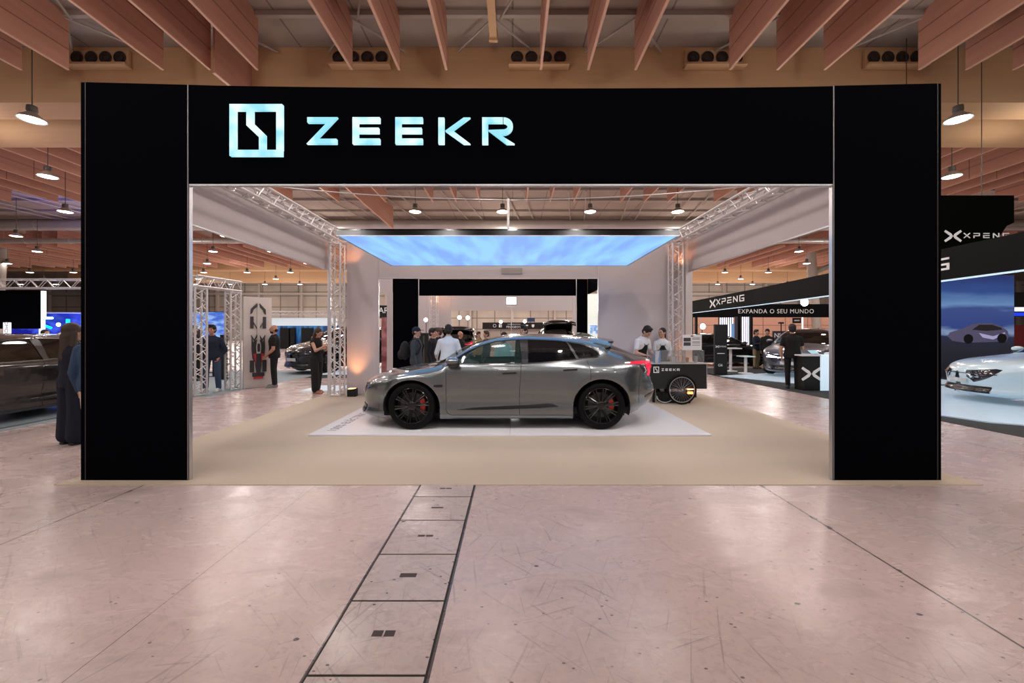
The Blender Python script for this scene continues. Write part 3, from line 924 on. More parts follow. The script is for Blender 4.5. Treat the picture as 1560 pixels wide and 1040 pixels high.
# ------------------------------------------------------------------ light panel over the car
t = thing('overhead_light_box', 'large glowing pale blue light panel hanging flat above the grey car', 'light panel', (-0.07, 6.0, 2.975))
b = MB(); b.box(-2.60, 2.60, 0.0, 2.70, 0.004, 0.10); b.build('frame', M_black_gloss, t)
b = MB(); b.box(-2.585, 2.585, 0.012, 2.688, -0.004, 0.003); b.build('diffuser', M_lightbox, t)
b = MB(); b.box(-2.615, 2.615, -0.012, -0.001, 0.0, 0.075); b.build('front_rim', mat('black_metal_rim', (0.02, 0.02, 0.02), rough=0.3, metal=0.8), t)
for xa, ya, xb, yb in ((-2.61, -0.012, 2.61, 0.0), (-2.61, 2.70, 2.61, 2.712), (-2.612, 0, -2.60, 2.7), (2.60, 0, 2.612, 2.7)):
    b = MB(); b.box(xa, xb, ya, yb, -0.01, 0.004); b.build('edge_profile', M_white, t)
b = MB(); b.cyl((0.0, 0.3, 0.1), (0.0, 0.3, 0.66), 0.018, n=8); b.build('suspension_rod', M_alu_white, t, smooth=40)
b = MB(); pts = []
for i in range(33):
    u = i / 32; x = -3.96 + 7.85 * u
    pts.append((x, 6.35, 3.86 - 0.23 * (1 - abs(2 * u - 1)) - 0.05 * math.sin(PI * abs(2 * u - 1))))
b.tube(pts, 0.009, 5)
tag(b.build('suspension_rope', M_alu_white), 'thin white rope slung across between the side trusses, carrying the light panel', 'rope')

# spotlights clamped to the trusses of the stand
def stage_spot(loc, target, energy, label, ang=70, col=(1.0, 0.93, 0.90)):
    loc, target = Vector(loc), Vector(target)
    t = thing('truss_spotlight', label, 'spotlight', loc, 0, 'spotlights on the stand trusses')
    dr = (target - loc).normalized()
    b = MB(); b.cyl(-dr * 0.10, dr * 0.06, 0.05, 0.075, 14); b.build('housing', M_black, t, smooth=40)
    b = MB(); b.cyl(dr * 0.061, dr * 0.066, 0.062, 0.062, 14); b.build('lens', M_lamp_on, t)
    b = MB(); b.cyl((0, 0, 0), (0, 0, 0.16), 0.012, n=6); b.build('yoke', M_black, t)
    spot('truss_spot_beam', loc + dr * 0.12, target, energy, col, ang, 0.8, 0.06)
for i, x in enumerate((-3.0, -1.2, 1.2, 3.0)):
    stage_spot((x, 4.42, 3.44), (x * 0.75, 7.2, 0.2), 120, f'small black spotlight under the lattice beam behind the black header, {ordw(i)} from the left', 95)
for i, (x, tx) in enumerate(((-3.55, 3.6), (3.5, -3.6))):
    stage_spot((x, 4.44, 3.44), (tx, 8.3, 2.0), 60, f'small black spotlight in the {["left", "right"][i]} front corner behind the black header', 110)
stage_spot((0.0, 4.42, 3.44), (0.0, 6.0, 3.03), 30, 'small black spotlight at the middle of the lattice beam behind the black header', 42)
# ------------------------------------------------------------------ cars
SPEC = dict(
    xf=-1.435, xr=1.435, wr=0.36, arch_f=(0.43, 0.40), arch_r=(0.435, 0.415),
    ztop=[(-2.40, .60), (-2.34, .68), (-2.12, .79), (-1.91, .845), (-1.70, .88), (-1.47, .915), (-1.28, .955), (-1.12, .99), (-.93, 1.11), (-.71, 1.235), (-.49, 1.325),
          (-.17, 1.40), (.1, 1.44), (.5, 1.445), (.9, 1.435), (1.36, 1.40), (1.5, 1.365), (1.7, 1.29), (2.0, 1.165), (2.3, 1.06), (2.40, 1.03)],
    zedge=[(-2.40, .56), (-2.34, .60), (-2.12, .72), (-1.91, .79), (-1.70, .835), (-1.47, .87), (-1.28, .90), (-1.12, .93), (-.95, .985), (-.87, 1.02), (-.767, 1.105), (-.6, 1.21),
           (-.41, 1.30), (-.17, 1.367), (.06, 1.39), (.345, 1.40), (.62, 1.39), (.967, 1.365), (1.18, 1.34), (1.33, 1.305), (1.45, 1.265), (1.55, 1.235), (1.63, 1.205),
           (1.855, 1.143), (2.0, 1.10), (2.26, 1.05), (2.40, 1.02)],
    x0=[(.13, -2.26), (.17, -2.40), (.22, -2.415), (.30, -2.375), (.45, -2.395), (.56, -2.40), (2, -2.40)],
    x1=[(.28, 2.20), (.35, 2.33), (.45, 2.40), (.55, 2.42), (.65, 2.405), (.80, 2.36), (.95, 2.375), (1.02, 2.40), (2, 2.40)],
    W=[(.10, .84), (.13, .86), (.17, .90), (.25, .925), (.33, .922), (.40, .908), (.47, .912), (.53, .938), (.62, .946), (.75, .950), (.86, .948), (.93, .935), (.98, .905), (1.02, .878), (1.06, .855),
       (1.20, .785), (1.32, .71), (1.42, .63)],
    xw0=-1.12, xw1=-.17, xb0=1.36, xb1=2.24,
)
WIN_FRONT = [(-.87, .985), (-.767, 1.072), (-.6, 1.174), (-.41, 1.261), (-.17, 1.327), (.06, 1.347), (.20, 1.353), (.245, 1.00), (-.12, .993)]
WIN_REAR = [(.325, 1.356), (.62, 1.348), (.80, 1.338), (.925, 1.320), (1.075, 1.062), (.893, 1.036), (.32, 1.005)]
WIN_QTR = [(.955, 1.317), (1.18, 1.285), (1.33, 1.235), (1.42, 1.17), (1.435, 1.12), (1.40, 1.095), (1.17, 1.076), (1.105, 1.066)]
DOOR_F = [(-.91, .985), (-.91, .30), (-.885, .245), (-.83, .218), (.195, .218), (.195, .60), (.22, 1.0), (.268, 1.005), (.285, 1.375), (.06, 1.372), (-.17, 1.348), (-.41, 1.282), (-.6, 1.194), (-.78, 1.09)]
DOOR_R = [(.195, .218), (1.0, .218), (1.0, .40), (1.05, .56), (1.14, .68), (1.262, .75), (1.262, .92), (1.225, 1.045), (1.10, 1.06), (.95, 1.345), (.62, 1.372), (.285, 1.375), (.268, 1.005), (.22, 1.0), (.195, .60)]

class CarShape:
    def __init__(s, spec, sx=1, sy=1, sz=1):
        s.p = spec; s.sx, s.sy, s.sz = sx, sy, sz
    def ze(s, x): return interp(s.p['zedge'], x)
    def zt(s, x): return interp(s.p['ztop'], x)
    def y(s, x, z):
        p = s.p
        w = interp(p['W'], z)
        if z > 0.95:
            k = min(1, (z - 0.95) / 0.15)
            t = max(0, min(1, (x - 0.7) / 1.5)); t = t * t * (3 - 2 * t)
            w *= 1 - 0.14 * t * k * (0 if x > 1.62 else 1)
            if x > 1.35 and z < 1.24:
                kk = max(0, min(1, (x - 1.35) / 0.3)); w = w * (1 - kk) + kk * (0.90 - 0.18 * max(0, z - 0.98) / 0.2)
        for cx, sg in ((p['xf'], 1), (p['xr'], 1.2)):
            r = math.hypot(x - cx, (z - 0.36) * 0.95)
            w += 0.022 * sg * math.exp(-((r - 0.43) / 0.13) ** 2) * (1 if z < 0.95 else 0)
        x0 = interp(p['x0'], z); x1 = interp(p['x1'], z)
        zz = max(0.0, min(1.0, (z - 0.13) / 0.5))
        a, pw = 0.95, 2.5
        t = (x0 + a - x) / a
        if t > 0: w *= max(0.0, 1 - min(1, t) ** pw) ** (1 / pw)
        a, pw = 0.85, 3.0
        t = (x - (x1 - a)) / a
        if t > 0: w *= max(0.0, 1 - min(1, t) ** pw) ** (1 / pw)
        ze = s.ze(x)
        roll = 0.10 if (x < -0.95 or x > 1.55) else 0.045
        q = max(0, 1 - (ze - z) / (roll * 1.1))
        w -= roll * min(1, q) ** 2 * (1 if w > 0.2 else w / 0.2)
        return max(0.0, w)
    def S(s, x, z, side=-1, off=0.0):
        return Vector((x * s.sx, side * (s.y(x, z) + off) * s.sy, z * s.sz))

def dense(poly, step, closed=True):
    out = []
    n = len(poly)
    for i in range(n if closed else n - 1):
        a, c = poly[i], poly[(i + 1) % n]
        k = max(1, int(math.hypot(c[0] - a[0], c[1] - a[1]) / step))
        for j in range(k):
            out.append((a[0] + (c[0] - a[0]) * j / k, a[1] + (c[1] - a[1]) * j / k))
    if not closed: out.append(poly[-1])
    return out

def body_outline(c):
    p = c.p
    out = []
    for z in (.13, .15, .17, .20, .25, .30, .36, .42, .48, .54): out.append((interp(p['x0'], z) + 0.0005, z))
    xs = [-2.398, -2.39, -2.38, -2.36, -2.34, -2.31, -2.28, -2.24] + [(-2.2 + 0.05 * i) for i in range(91)] + [2.32, 2.34, 2.36, 2.38, 2.39, 2.397]
    for x in xs: out.append((x, c.ze(x)))
    for z in (.98, .92, .86, .80, .72, .65, .6, .55, .5, .45, .4, .35, .31, .28): out.append((interp(p['x1'], z) - 0.0005, z))
    rx, rz = p['arch_r']; cx, cz = p['xr'], .355
    out += [(2.05, .262), (cx + rx + 0.02, .235), (cx + rx, .30)]
    for i in range(0, 25):
        a = PI * i / 24; out.append((cx + rx * math.cos(a), cz + rz * math.sin(a)))
    out += [(cx - rx, .27), (cx - rx, .168)]
    rx, rz = p['arch_f']; cx = p['xf']
    for i in range(1, 16): out.append((1.0 + (cx + rx - 1.0) * i / 16, .168 - 0.010 * i / 16))
    out += [(cx + rx, .158), (cx + rx, .27)]
    for i in range(0, 25):
        a = PI * i / 24; out.append((cx + rx * math.cos(a), cz + rz * math.sin(a)))
    out += [(cx - rx, .25), (cx - rx, .15), (-2.05, .135), (-2.2, .13)]
    return out

def side_panels(c, wins, cuts, step=0.045):
    outline = body_outline(c)
    wins_d = [dense(w, 0.05) for w in wins]
    verts, edges = [], []
    def addloop(lp, closed=True):
        o = len(verts); verts.extend(lp)
        n = len(lp)
        edges.extend((o + i, o + (i + 1) % n) for i in range(n if closed else n - 1))
    addloop(outline)
    for w in wins_d: addloop(w)
    for ct in cuts: addloop(dense(ct, 0.05))
    xs = [-2.39 + 0.02 * i for i in range(9)] + [-2.2 + step * i for i in range(int(4.4 / step) + 1)] + [2.24, 2.27, 2.30, 2.32, 2.34, 2.36, 2.375, 2.39]
    zs = [0.15 + 0.04 * i for i in range(34)]
    for x in xs:
        for z in zs:
            if inpoly(x, z, outline) and not any(inpoly(x, z, w) for w in wins_d):
                verts.append((x + 0.0007 * math.sin(z * 91), z))
    for dz in (.008, .02, .035, .055, .08):
        for x in [i * 0.05 - 2.33 for i in range(94)]:
            z = c.ze(x) - dz
            if inpoly(x, z, outline) and not any(inpoly(x, z, w) for w in wins_d): verts.append((x, z))
    r = delaunay_2d_cdt([Vector(v) for v in verts], edges, [], 0, 1e-5)
    V, Fc = r[0], r[2]
    groups = {i: [] for i in range(len(cuts) + 1)}
    for f in Fc:
        mx = sum(V[i].x for i in f) / len(f); mz = sum(V[i].y for i in f) / len(f)
        if not inpoly(mx, mz, outline) or any(inpoly(mx, mz, w) for w in wins_d): continue
        g = len(cuts)
        for i, ct in enumerate(cuts):
            if inpoly(mx, mz, ct): g = i; break
        groups[g].append(f)
    return V, groups
def patch(c, mb, poly, side, off, step=0.05, mi=None):
    pd = dense(poly, step)
    verts = list(pd); n = len(pd); edges = [(i, (i + 1) % n) for i in range(n)]
    x0, x1 = min(p[0] for p in pd), max(p[0] for p in pd); z0, z1 = min(p[1] for p in pd), max(p[1] for p in pd)
    x = x0 + step
    while x < x1:
        z = z0 + step
        while z < z1:
            if inpoly(x, z, pd): verts.append((x, z))
            z += step
        x += step
    r = delaunay_2d_cdt([Vector(v) for v in verts], edges, [], 0, 1e-5)
    fs = []
    for f in r[2]:
        mx = sum(r[0][i].x for i in f) / len(f); mz = sum(r[0][i].y for i in f) / len(f)
        if inpoly(mx, mz, pd): fs.append(list(f))
    mb.add([c.S(v.x, v.y, side, off) for v in r[0]], fs, mi)
def ribbon(c, mb, pts, w, side, off=0.003, closed=False, step=0.04):
    pts = dense(pts, step, closed)
    n = len(pts); vs = []
    for i in range(n):
        a = pts[(i - 1) % n] if closed or i > 0 else pts[0]
        d = pts[(i + 1) % n] if closed or i < n - 1 else pts[-1]
        dx, dz = d[0] - a[0], d[1] - a[1]; L = math.hypot(dx, dz) or 1
        nx, nz = -dz / L * w / 2, dx / L * w / 2
        for sg in (1, -1):
            vs.append(c.S(pts[i][0] + nx * sg, min(pts[i][1] + nz * sg, c.ze(pts[i][0] + nx * sg) + 0.004), side, off))
    fs = [(2 * i, 2 * i + 1, 2 * ((i + 1) % n) + 1, 2 * ((i + 1) % n)) for i in range(n if closed else n - 1)]
    mb.add(vs, fs)

def wheel(parent, c, x, side, spokes=10, rim_mat=None, caliper=None, wr=0.36, track=None):
    rim_mat = rim_mat or M_rim_black
    w = 0.245; yo = track if track else 0.925 * c.sy
    cy = side * (yo - w / 2)
    k = wr / 0.36
    loc = (x * c.sx, cy, wr)
    b = MB()
    prof = [(.262, -w / 2 + .03), (.275, -w / 2 + .005), (.31, -w / 2), (.343, -w / 2 + .012), (.358, -w / 2 + .035), (.36, -w / 2 + .06), (.36, w / 2 - .06), (.358, w / 2 - .035), (.343, w / 2 - .012), (.31, w / 2), (.275, w / 2 - .005), (.262, w / 2 - .03)]
    prof = [(r_ * k, h) for r_, h in prof]
    b.lathe(prof + [prof[0]], (0, 0, 0), 'y', 56, cap=False)
    for j in range(-2, 3):
        b.lathe([(.3605 * k, j * .036 - .004), (.354 * k, j * .036), (.3605 * k, j * .036 + .004)], (0, 0, 0), 'y', 56, cap=False)
    wo = b.build('wheel', M_rubber, parent, loc, 0, smooth=35)
    b = MB(); s = side
    b.lathe([(.266 * k, s * .10), (.272 * k, s * .112), (.262 * k, s * .118), (.252 * k, s * .10), (.248 * k, s * .02), (.24 * k, -s * .09), (.262 * k, -s * .10)], (0, 0, 0), 'y', 56, cap=False)
    b.lathe([(.062 * k, s * .06), (.066 * k, s * .085), (.055 * k, s * .092), (.03 * k, s * .095), (.001, s * .095)], (0, 0, 0), 'y', 24, cap=False)
    for i in range(spokes):
        a = 2 * PI * i / spokes + 0.13
        for da in (-0.085, 0.085):
            ca, sa = math.cos(a), math.sin(a); cb, sb = math.cos(a + da), math.sin(a + da)
            q0 = Vector((ca * .045 * k, s * .070, sa * .045 * k)); q1 = Vector((cb * .255 * k, s * .098, sb * .255 * k))
            q1b = Vector((cb * .15 * k, s * .088, sb * .15 * k))
            b.tube([q0, q1b, q1], [.015 * k, .011 * k, .014 * k], 6)
    for i in range(5):
        a = 2 * PI * i / 5
        b.cyl((math.cos(a) * .045 * k, s * .088, math.sin(a) * .045 * k), (math.cos(a) * .045 * k, s * .097, math.sin(a) * .045 * k), .007, n=6)
    b.build('rim', rim_mat, wo, smooth=40)
    b = MB(); b.lathe([(.05, s * .02), (.19 * k, s * .02), (.19 * k, s * .0), (.05, 0)], (0, 0, 0), 'y', 40, cap=False); b.build('brake_disc', M_disc, wo, smooth=30)
    b = MB(); b.lathe([(.001, -s * .02), (.245 * k, -s * .02)], (0, 0, 0), 'y', 32, cap=False); b.build('wheel_back', M_interior, wo)
    if caliper:
        b = MB(); a0, a1 = (-0.75, 0.55) if x < 0 else (-0.40, 0.65)
        n = 10; rings = []
        for i in range(n + 1):
            a = a0 + (a1 - a0) * i / n
            th = 0.045 + 0.012 * math.sin(PI * i / n)
            rings.append([Vector((math.cos(a) * r_ * k, s * y_, math.sin(a) * r_ * k)) for r_, y_ in ((.125, -.01), (.125, th), (.20, th), (.205, -.01))])
        b.loft(rings); b.build('brake_caliper', M_red, wo, smooth=40)
    return wo

def car(name, label, cat, loc, rz, pt, spec=SPEC, scale=(1, 1, 1), glass_f=None, glass_r=None, lamps_on=True, main=False, caliper=False, rim_mat=None,
        plate=True, tail='strip', hatch_open=False, group=None, spokes=10):
    c = CarShape(spec, *scale)
    t = thing(name, label, cat, loc, rz, group)
    glass_f = glass_f or M_glass_dark; glass_r = glass_r or M_glass_dark
    wins = [WIN_FRONT, WIN_REAR, WIN_QTR]
    V, G = side_panels(c, wins, [DOOR_F, DOOR_R], 0.045 if main else 0.09)
    bodyv = MB()
    for side in (-1, 1):
        for gi, nm in ((0, 'front_door'), (1, 'rear_door'), (2, None)):
            idx = {}; vs = []; fs = []
            for f in G[gi]:
                ff = []
                for i in f:
                    if i not in idx:
                        idx[i] = len(vs); vs.append(c.S(V[i].x, V[i].y, side))
                    ff.append(idx[i])
                fs.append(ff if side < 0 else ff[::-1])
            if nm is None: bodyv.add(vs, fs)
            else:
                b = MB(); b.add(vs, fs); d = b.build(nm, pt, t, smooth=60, fix=False)
                if main:
                    hx, hz = ((.10, .855), (1.02, .905))[gi]
                    hx -= 0.06
                    b = MB()
                    n = 8; ring = []
                    for i in range(n + 1):
                        x = hx - .105 + .21 * i / n; z = hz + 0.010 * (i / n - .5)
                        q0 = c.S(x, z, side, 0.006)
                        ring.append([q0 + Vector((0, 0, -.011)), q0 + Vector((0, side * .008, -.011)), q0 + Vector((0, side * .008, .011)), q0 + Vector((0, 0, .011))])
                    b.loft(ring); b.build('door_handle', M_trim, d)
    # top surface pieces
    P0, P1, P2, P3 = c.p['xw0'], c.p['xw1'], c.p['xb0'], c.p['xb1']
    def topsheet(xa, xb, nx, va, vb, nv, off=0.0, lip=0.0):
        vs = []; fs = []
        for i in range(nx + 1):
            x = xa + (xb - xa) * i / nx
            ze, zt_ = c.ze(x), c.zt(x); ye = c.y(x, ze)
            for j in range(nv + 1):
                v = va + (vb - va) * j / nv        # -1..1 across
                a = abs(v)
                z = ze + (zt_ - ze) * (1 - a ** 2.6)
                vs.append(Vector((x * c.sx, v * ye * c.sy, (z + off) * c.sz)))
        for i in range(nx):
            for j in range(nv):
                k = i * (nv + 1) + j
                fs.append((k, k + 1, k + nv + 2, k + nv + 1))
        return vs, fs
    bodyv.add(*topsheet(-2.399, -1.86, 30, -1, 1, 30))
    b = MB(); b.add(*topsheet(-1.86, P0, 20, -1, 1, 30)); b.build('bonnet', pt, t, smooth=60)
    b = MB(); b.add(*topsheet(P0, P1, 20, -.93, .93, 24)); b.build('windscreen', glass_f if main else M_glass_dark, t, smooth=60)
    for va, vb in ((-1, -.93), (.93, 1)): bodyv.add(*topsheet(P0, P1, 20, va, vb, 2))
    b = MB(); b.add(*topsheet(P1, P2, 24, -1, 1, 30)); b.build('roof', pt, t, smooth=60)
    if not hatch_open:
        b = MB(); b.add(*topsheet(P2 + .14, P3, 14, -.975, .975, 30)); b.build('rear_window', M_glass_dark, t, smooth=60)
        for va, vb in ((-1, -.975), (.975, 1)): bodyv.add(*topsheet(P2, P3, 14, va, vb, 3))
        bodyv.add(*topsheet(P2, P2 + .14, 3, -.975, .975, 24))
        bodyv.add(*topsheet(P3, 2.399, 16, -1, 1, 30))
    bodyv.build('body', pt, t, smooth=60)
    # glass and frames
    for side in (-1, 1):
        for w, nm, gm in ((WIN_FRONT, 'front_window', glass_f), (WIN_REAR, 'rear_side_window', glass_r), (WIN_QTR, 'quarter_window', glass_r)):
            b = MB(); patch(c, b, w, side, -0.006, 0.08); b.build(nm, gm, t, smooth=60)
        b = MB()
        ribbon(c, b, [(-.89, .975)] + WIN_FRONT[1:7], 0.016, side, .003)
        ribbon(c, b, WIN_REAR[0:4], 0.016, side, .003)
        ribbon(c, b, WIN_QTR[0:6], 0.022, side, .003)
        ribbon(c, b, [(-.9, .978), (-.12, .985), (.245, .992), (.32, .997), (.893, 1.028), (1.075, 1.054), (1.17, 1.068), (1.40, 1.088)], 0.018, side, .003)
        patch(c, b, [(.195, 1.36), (.33, 1.362), (.325, 1.0), (.24, .995)], side, .0025, .06)
        patch(c, b, [(.92, 1.327), (.96, 1.323), (1.11, 1.062), (1.07, 1.058)], side, .0025, .06)
        b.build('window_trim', M_trim, t)
        b = MB()
        ribbon(c, b, DOOR_F[0:6] + [(.22, .99)], 0.006, side, .0015)
        ribbon(c, b, [(.195, .218), (1.0, .218)], 0.006, side, .0015)
        ribbon(c, b, [(1.0, .40), (1.05, .56), (1.14, .68), (1.262, .75), (1.262, .92), (1.225, 1.045)], 0.006, side, .0015)
        if main:
            ribbon(c, b, [(1.62, .985), (1.62, .90), (1.66, .845), (1.72, .83), (1.79, .86), (1.80, .92), (1.77, .97), (1.69, .985)], 0.004, side, .0012, closed=True)
            ribbon(c, b, [(-1.13, .935), (-1.5, .895), (-1.85, .82), (-2.02, .755)], 0.005, side, .0015)
            ribbon(c, b, [(2.04, .865), (2.0, .60), (2.02, .40)], 0.004, side, .0012)
        b.build('panel_gaps', M_seam, t)
        b = MB()
        patch(c, b, [(-.765, .298), (-.5, .333), (-.1, .353), (.3, .370), (.62, .392), (.70, .384), (.79, .348), (.5, .328), (0, .308), (-.5, .297)], side, .004, 0.06)
        b.build('sill_trim', M_trim, t)
        b = MB()
        cx = c.p['xf']; rx, rz = c.p['arch_f']
        ribbon(c, b, [(cx + (rx + .008) * math.cos(PI * i / 20), .355 + (rz + .008) * math.sin(PI * i / 20)) for i in range(21)], .020, side, .002)
        b.build('wheel_arch_lip', M_trim if not main else pt, t); b = MB()
        cx = c.p['xr']; rx, rz = c.p['arch_r']
        ribbon(c, b, [(cx + (rx + .008) * math.cos(PI * i / 20), .355 + (rz + .008) * math.sin(PI * i / 20)) for i in range(21)], .020, side, .002)
        b.build('wheel_arch_lip', M_trim if not main else pt, t)
        if main:
            b = MB(); patch(c, b, [(-1.10, .655), (-1.085, .68), (-.97, .685), (-.955, .67), (-.965, .645), (-1.06, .645)], side, .005, .04); b.build('fender_vent', M_trim, t)
            b = MB(); patch(c, b, [(2.12, .50), (2.20, .52), (2.33, .56), (2.335, .53), (2.24, .485), (2.13, .465)], side, .006, .04); b.build('bumper_slot', M_trim, t)
        # mirror
        b = MB()
        m0 = c.S(-.80, .985, side)
        o = m0 + Vector((-.0, side * .13, .055 * c.sz))
        b.ell(o, (.105, .10, .062), 16, 10)
        b.build('mirror_cap', pt, t, smooth=60)
        b = MB(); b.tube([m0 + Vector((.02, -side * .01, -.01)), m0 + Vector((.01, side * .05, -.02)), o + Vector((.0, 0, -.05))], [.03, .026, .04], 8)
        b.ell(o + Vector((.01, 0, -.045)), (.098, .095, .055), 14, 8); b.cap(o + Vector((.0, 0, -.07)), .04, m0 + Vector((.03, side * .02, -.05)), .035)
        b.build('mirror_base', M_trim, t, smooth=60)
        # lamps
        b = MB()
        patch(c, b, [(-2.385, .50), (-2.375, .63), (-2.30, .655), (-2.17, .69), (-2.13, .675), (-2.20, .60), (-2.28, .48), (-2.35, .40)], side, .004, .03)
        b.build('headlamp', M_lens, t, smooth=60)
        if lamps_on:
            b = MB(); patch(c, b, [(-2.37, .58), (-2.30, .61), (-2.20, .648), (-2.20, .63), (-2.30, .585), (-2.37, .55)], side, .008, .03); b.build('daytime_light', M_headlamp, t)
        b = MB()
        patch(c, b, [(1.84, .985), (1.82, 1.015), (1.95, 1.025), (2.12, 1.03), (2.24, 1.015), (2.32, .99), (2.30, .965), (2.24, .93), (2.28, .84), (2.22, .79), (2.16, .81), (2.19, .86), (2.14, .955), (2.04, .985)], side, .005, .03)
        b.build('tail_light', M_taillight, t, smooth=60)
        b = MB(); patch(c, b, [(2.0, .98), (2.12, .965), (2.165, .87), (2.135, .83), (2.08, .90), (2.02, .955)], side, .0045, .03); b.build('tail_light_lens', M_lens, t)
        if main:
            b = MB(); ribbon(c, b, [(2.06, .955), (2.12, .935), (2.15, .88), (2.12, .85)], .008, side, .008); b.build('light_strip', mat('clear_strip', (.5, .5, .5), emit=(.9, .9, .8), estr=.5, vary=0), t)
            b = MB(); patch(c, b, [(1.80, 1.0), (1.795, 1.012), (1.86, 1.02), (1.90, 1.01), (1.87, .998)], side, .008, .02); b.build('side_marker', mat('amber_white', (.8, .7, .6), emit=(1, .8, .7), estr=.9, vary=0), t)
    # nose details: grille opening, emblem, plate (project on the nose by plan shape)
    def nose(yv, z, off=0.01):
        w = c.y(-1.5, min(z, .8)); 
        tt = max(0.0, 1 - (min(abs(yv), w * .999) / w) ** 2.5) ** (1 / 2.5)
        x0 = interp(c.p['x0'], z)
        return Vector(((x0 + .95 - .95 * tt - off) * c.sx, yv * c.sy, z * c.sz))
    def nose_patch(nm, y0, y1, z0, z1, m, off=.012, n=14, par=t):
        vs = []; fs = []
        for j, z in enumerate([z0 + (z1 - z0) * k / 4 for k in range(5)]):
            for i in range(n + 1): vs.append(nose(y0 + (y1 - y0) * i / n, z, off))
        for j in range(4):
            for i in range(n):
                k = j * (n + 1) + i; fs.append((k, k + 1, k + n + 2, k + n + 1))
        b = MB(); b.add(vs, fs); return b.build(nm, m, par, smooth=60)
    nose_patch('lower_grille', -.62, .62, .20, .33, M_trim)
    if not main:
        nose_patch('front_light_bar', -.7, .7, .565, .58, M_headlamp if lamps_on else M_lens, .014)
        if plate: nose_patch('number_plate', -.25, .25, .37, .46, M_plate, .02)
    def tailp(yv, z, off=.01):
        w = .93
        tt = max(0.0, 1 - (min(abs(yv), w * .999) / w) ** 3.0) ** (1 / 3.0)
        x1 = interp(c.p['x1'], z)
        return Vector(((x1 - .85 + .85 * tt + off) * c.sx, yv * c.sy, z * c.sz))
    b = MB(); vs = [tailp(-.8 + 1.6 * i / 20, z) for z in (.90, .94) for i in range(21)]; b.add(vs, [(i, i + 1, i + 22, i + 21) for i in range(20)]); b.build('rear_light_bar', M_taillight, t)
    # spoiler
    if not hatch_open:
        b = MB(); rings = []
        for i in range(17):
            v = -1 + 2 * i / 16
            yy = v * .64 * c.sy; e = (1 - abs(v) ** 4) * .14; zc = -0.10 * abs(v) ** 3.5
            rings.append([Vector(((1.32) * c.sx, yy, (1.385 + zc) * c.sz)), Vector(((1.40) * c.sx, yy, (1.407 + zc) * c.sz)), Vector(((1.63 + e) * c.sx, yy, (1.352 + zc) * c.sz)), Vector(((1.62 + e) * c.sx, yy, (1.335 + zc) * c.sz)), Vector(((1.50) * c.sx, yy, (1.31 + zc) * c.sz))])
        b.loft(rings)
        b.build('rear_spoiler', pt, t, smooth=40)
        b = MB(); b.prism([(1.63 * c.sx, 1.32 * c.sz), (1.72 * c.sx, 1.325 * c.sz), (1.67 * c.sx, 1.25 * c.sz)], -.54 * c.sy, .54 * c.sy); b.build('spoiler_underside', M_trim, t)
    b = MB()
    b.loft([[Vector((1.18 * c.sx, s_ * .03, 1.42 * c.sz)), Vector((1.28 * c.sx, s_ * .02, 1.415 * c.sz)), Vector((1.30 * c.sx, s_ * .006, 1.46 * c.sz)), Vector((1.27 * c.sx, s_ * .006, 1.465 * c.sz))] for s_ in (-1, 1)])
    b.build('antenna_fin', M_trim, t)
    # underbody, arch liners, interior
    b = MB(); b.box(-1.95 * c.sx, 1.85 * c.sx, -.66 * c.sy, .66 * c.sy, .16 * c.sz, .20 * c.sz)
    b.box(-.95 * c.sx, .95 * c.sx, -.90 * c.sy, .90 * c.sy, .165 * c.sz, .20 * c.sz)
    for cx, (rx, rz) in ((c.p['xf'], c.p['arch_f']), (c.p['xr'], c.p['arch_r'])):
        for sg in (-1, 1):
            vs = []; n = 20
            for i in range(n + 1):
                a = -0.35 + (PI + .7) * i / n
                for yy in (.52, .91): vs.append(Vector(((cx + (rx + .006) * math.cos(a)) * c.sx, sg * yy * c.sy, (.355 + (rz + .006) * math.sin(a)) * c.sz)))
            b.add(vs, [(2 * i, 2 * i + 1, 2 * i + 3, 2 * i + 2) for i in range(n)])
            vs2 = [Vector((cx * c.sx, sg * .52 * c.sy, .355 * c.sz))] + [vs[2 * i] for i in range(n + 1)]
            b.add(vs2, [(0, i, i + 1) for i in range(1, n + 1)])
    b.build('underbody', M_interior, t)
    b = MB()
    b.box(-.85 * c.sx, 1.9 * c.sx, -.80 * c.sy, .80 * c.sy, .22 * c.sz, .32 * c.sz)
    b.prism([(-1.1 * c.sx, .3 * c.sz), (-.55 * c.sx, .3 * c.sz), (-.55 * c.sx, .90 * c.sz), (-.75 * c.sx, .955 * c.sz), (-1.05 * c.sx, .96 * c.sz)], -.74 * c.sy, .74 * c.sy)
    b.box(1.25 * c.sx, 1.3 * c.sx, -.6 * c.sy, .6 * c.sy, .3 * c.sz, 1.05 * c.sz)
    for yy in (-.37, .37):
        for xx, zz in ((-.05, 0), (.95, -.02)):
            b.prism([((xx - .25) * c.sx, .32 * c.sz), ((xx + .28) * c.sx, .32 * c.sz), ((xx + .46) * c.sx, (1.0 + zz) * c.sz), ((xx + .34) * c.sx, (1.02 + zz) * c.sz), ((xx + .16) * c.sx, .60 * c.sz), ((xx - .25) * c.sx, .56 * c.sz)], (yy - .24) * c.sy, (yy + .24) * c.sy)
            b.ell(((xx + .43) * c.sx, yy * c.sy, (1.08 + zz) * c.sz), (.05, .13, .085), 12, 8)
    b.build('interior', M_interior, t)
    b = MB(); pts = []
    for i in range(20):
        a = 2 * PI * i / 20; pts.append(Vector((-.40 + .07 * math.sin(a), -.37 + .17 * math.cos(a), .93 * c.sz + .17 * math.sin(a))))
    b.tube(pts, .013, 6, closed=True); b.cyl((-.40, -.37, .93 * c.sz), (-.62, -.37, .86 * c.sz), .03, n=8); b.cyl((-.40, -.53, .93 * c.sz), (-.40, -.21, .93 * c.sz), .016, n=6)
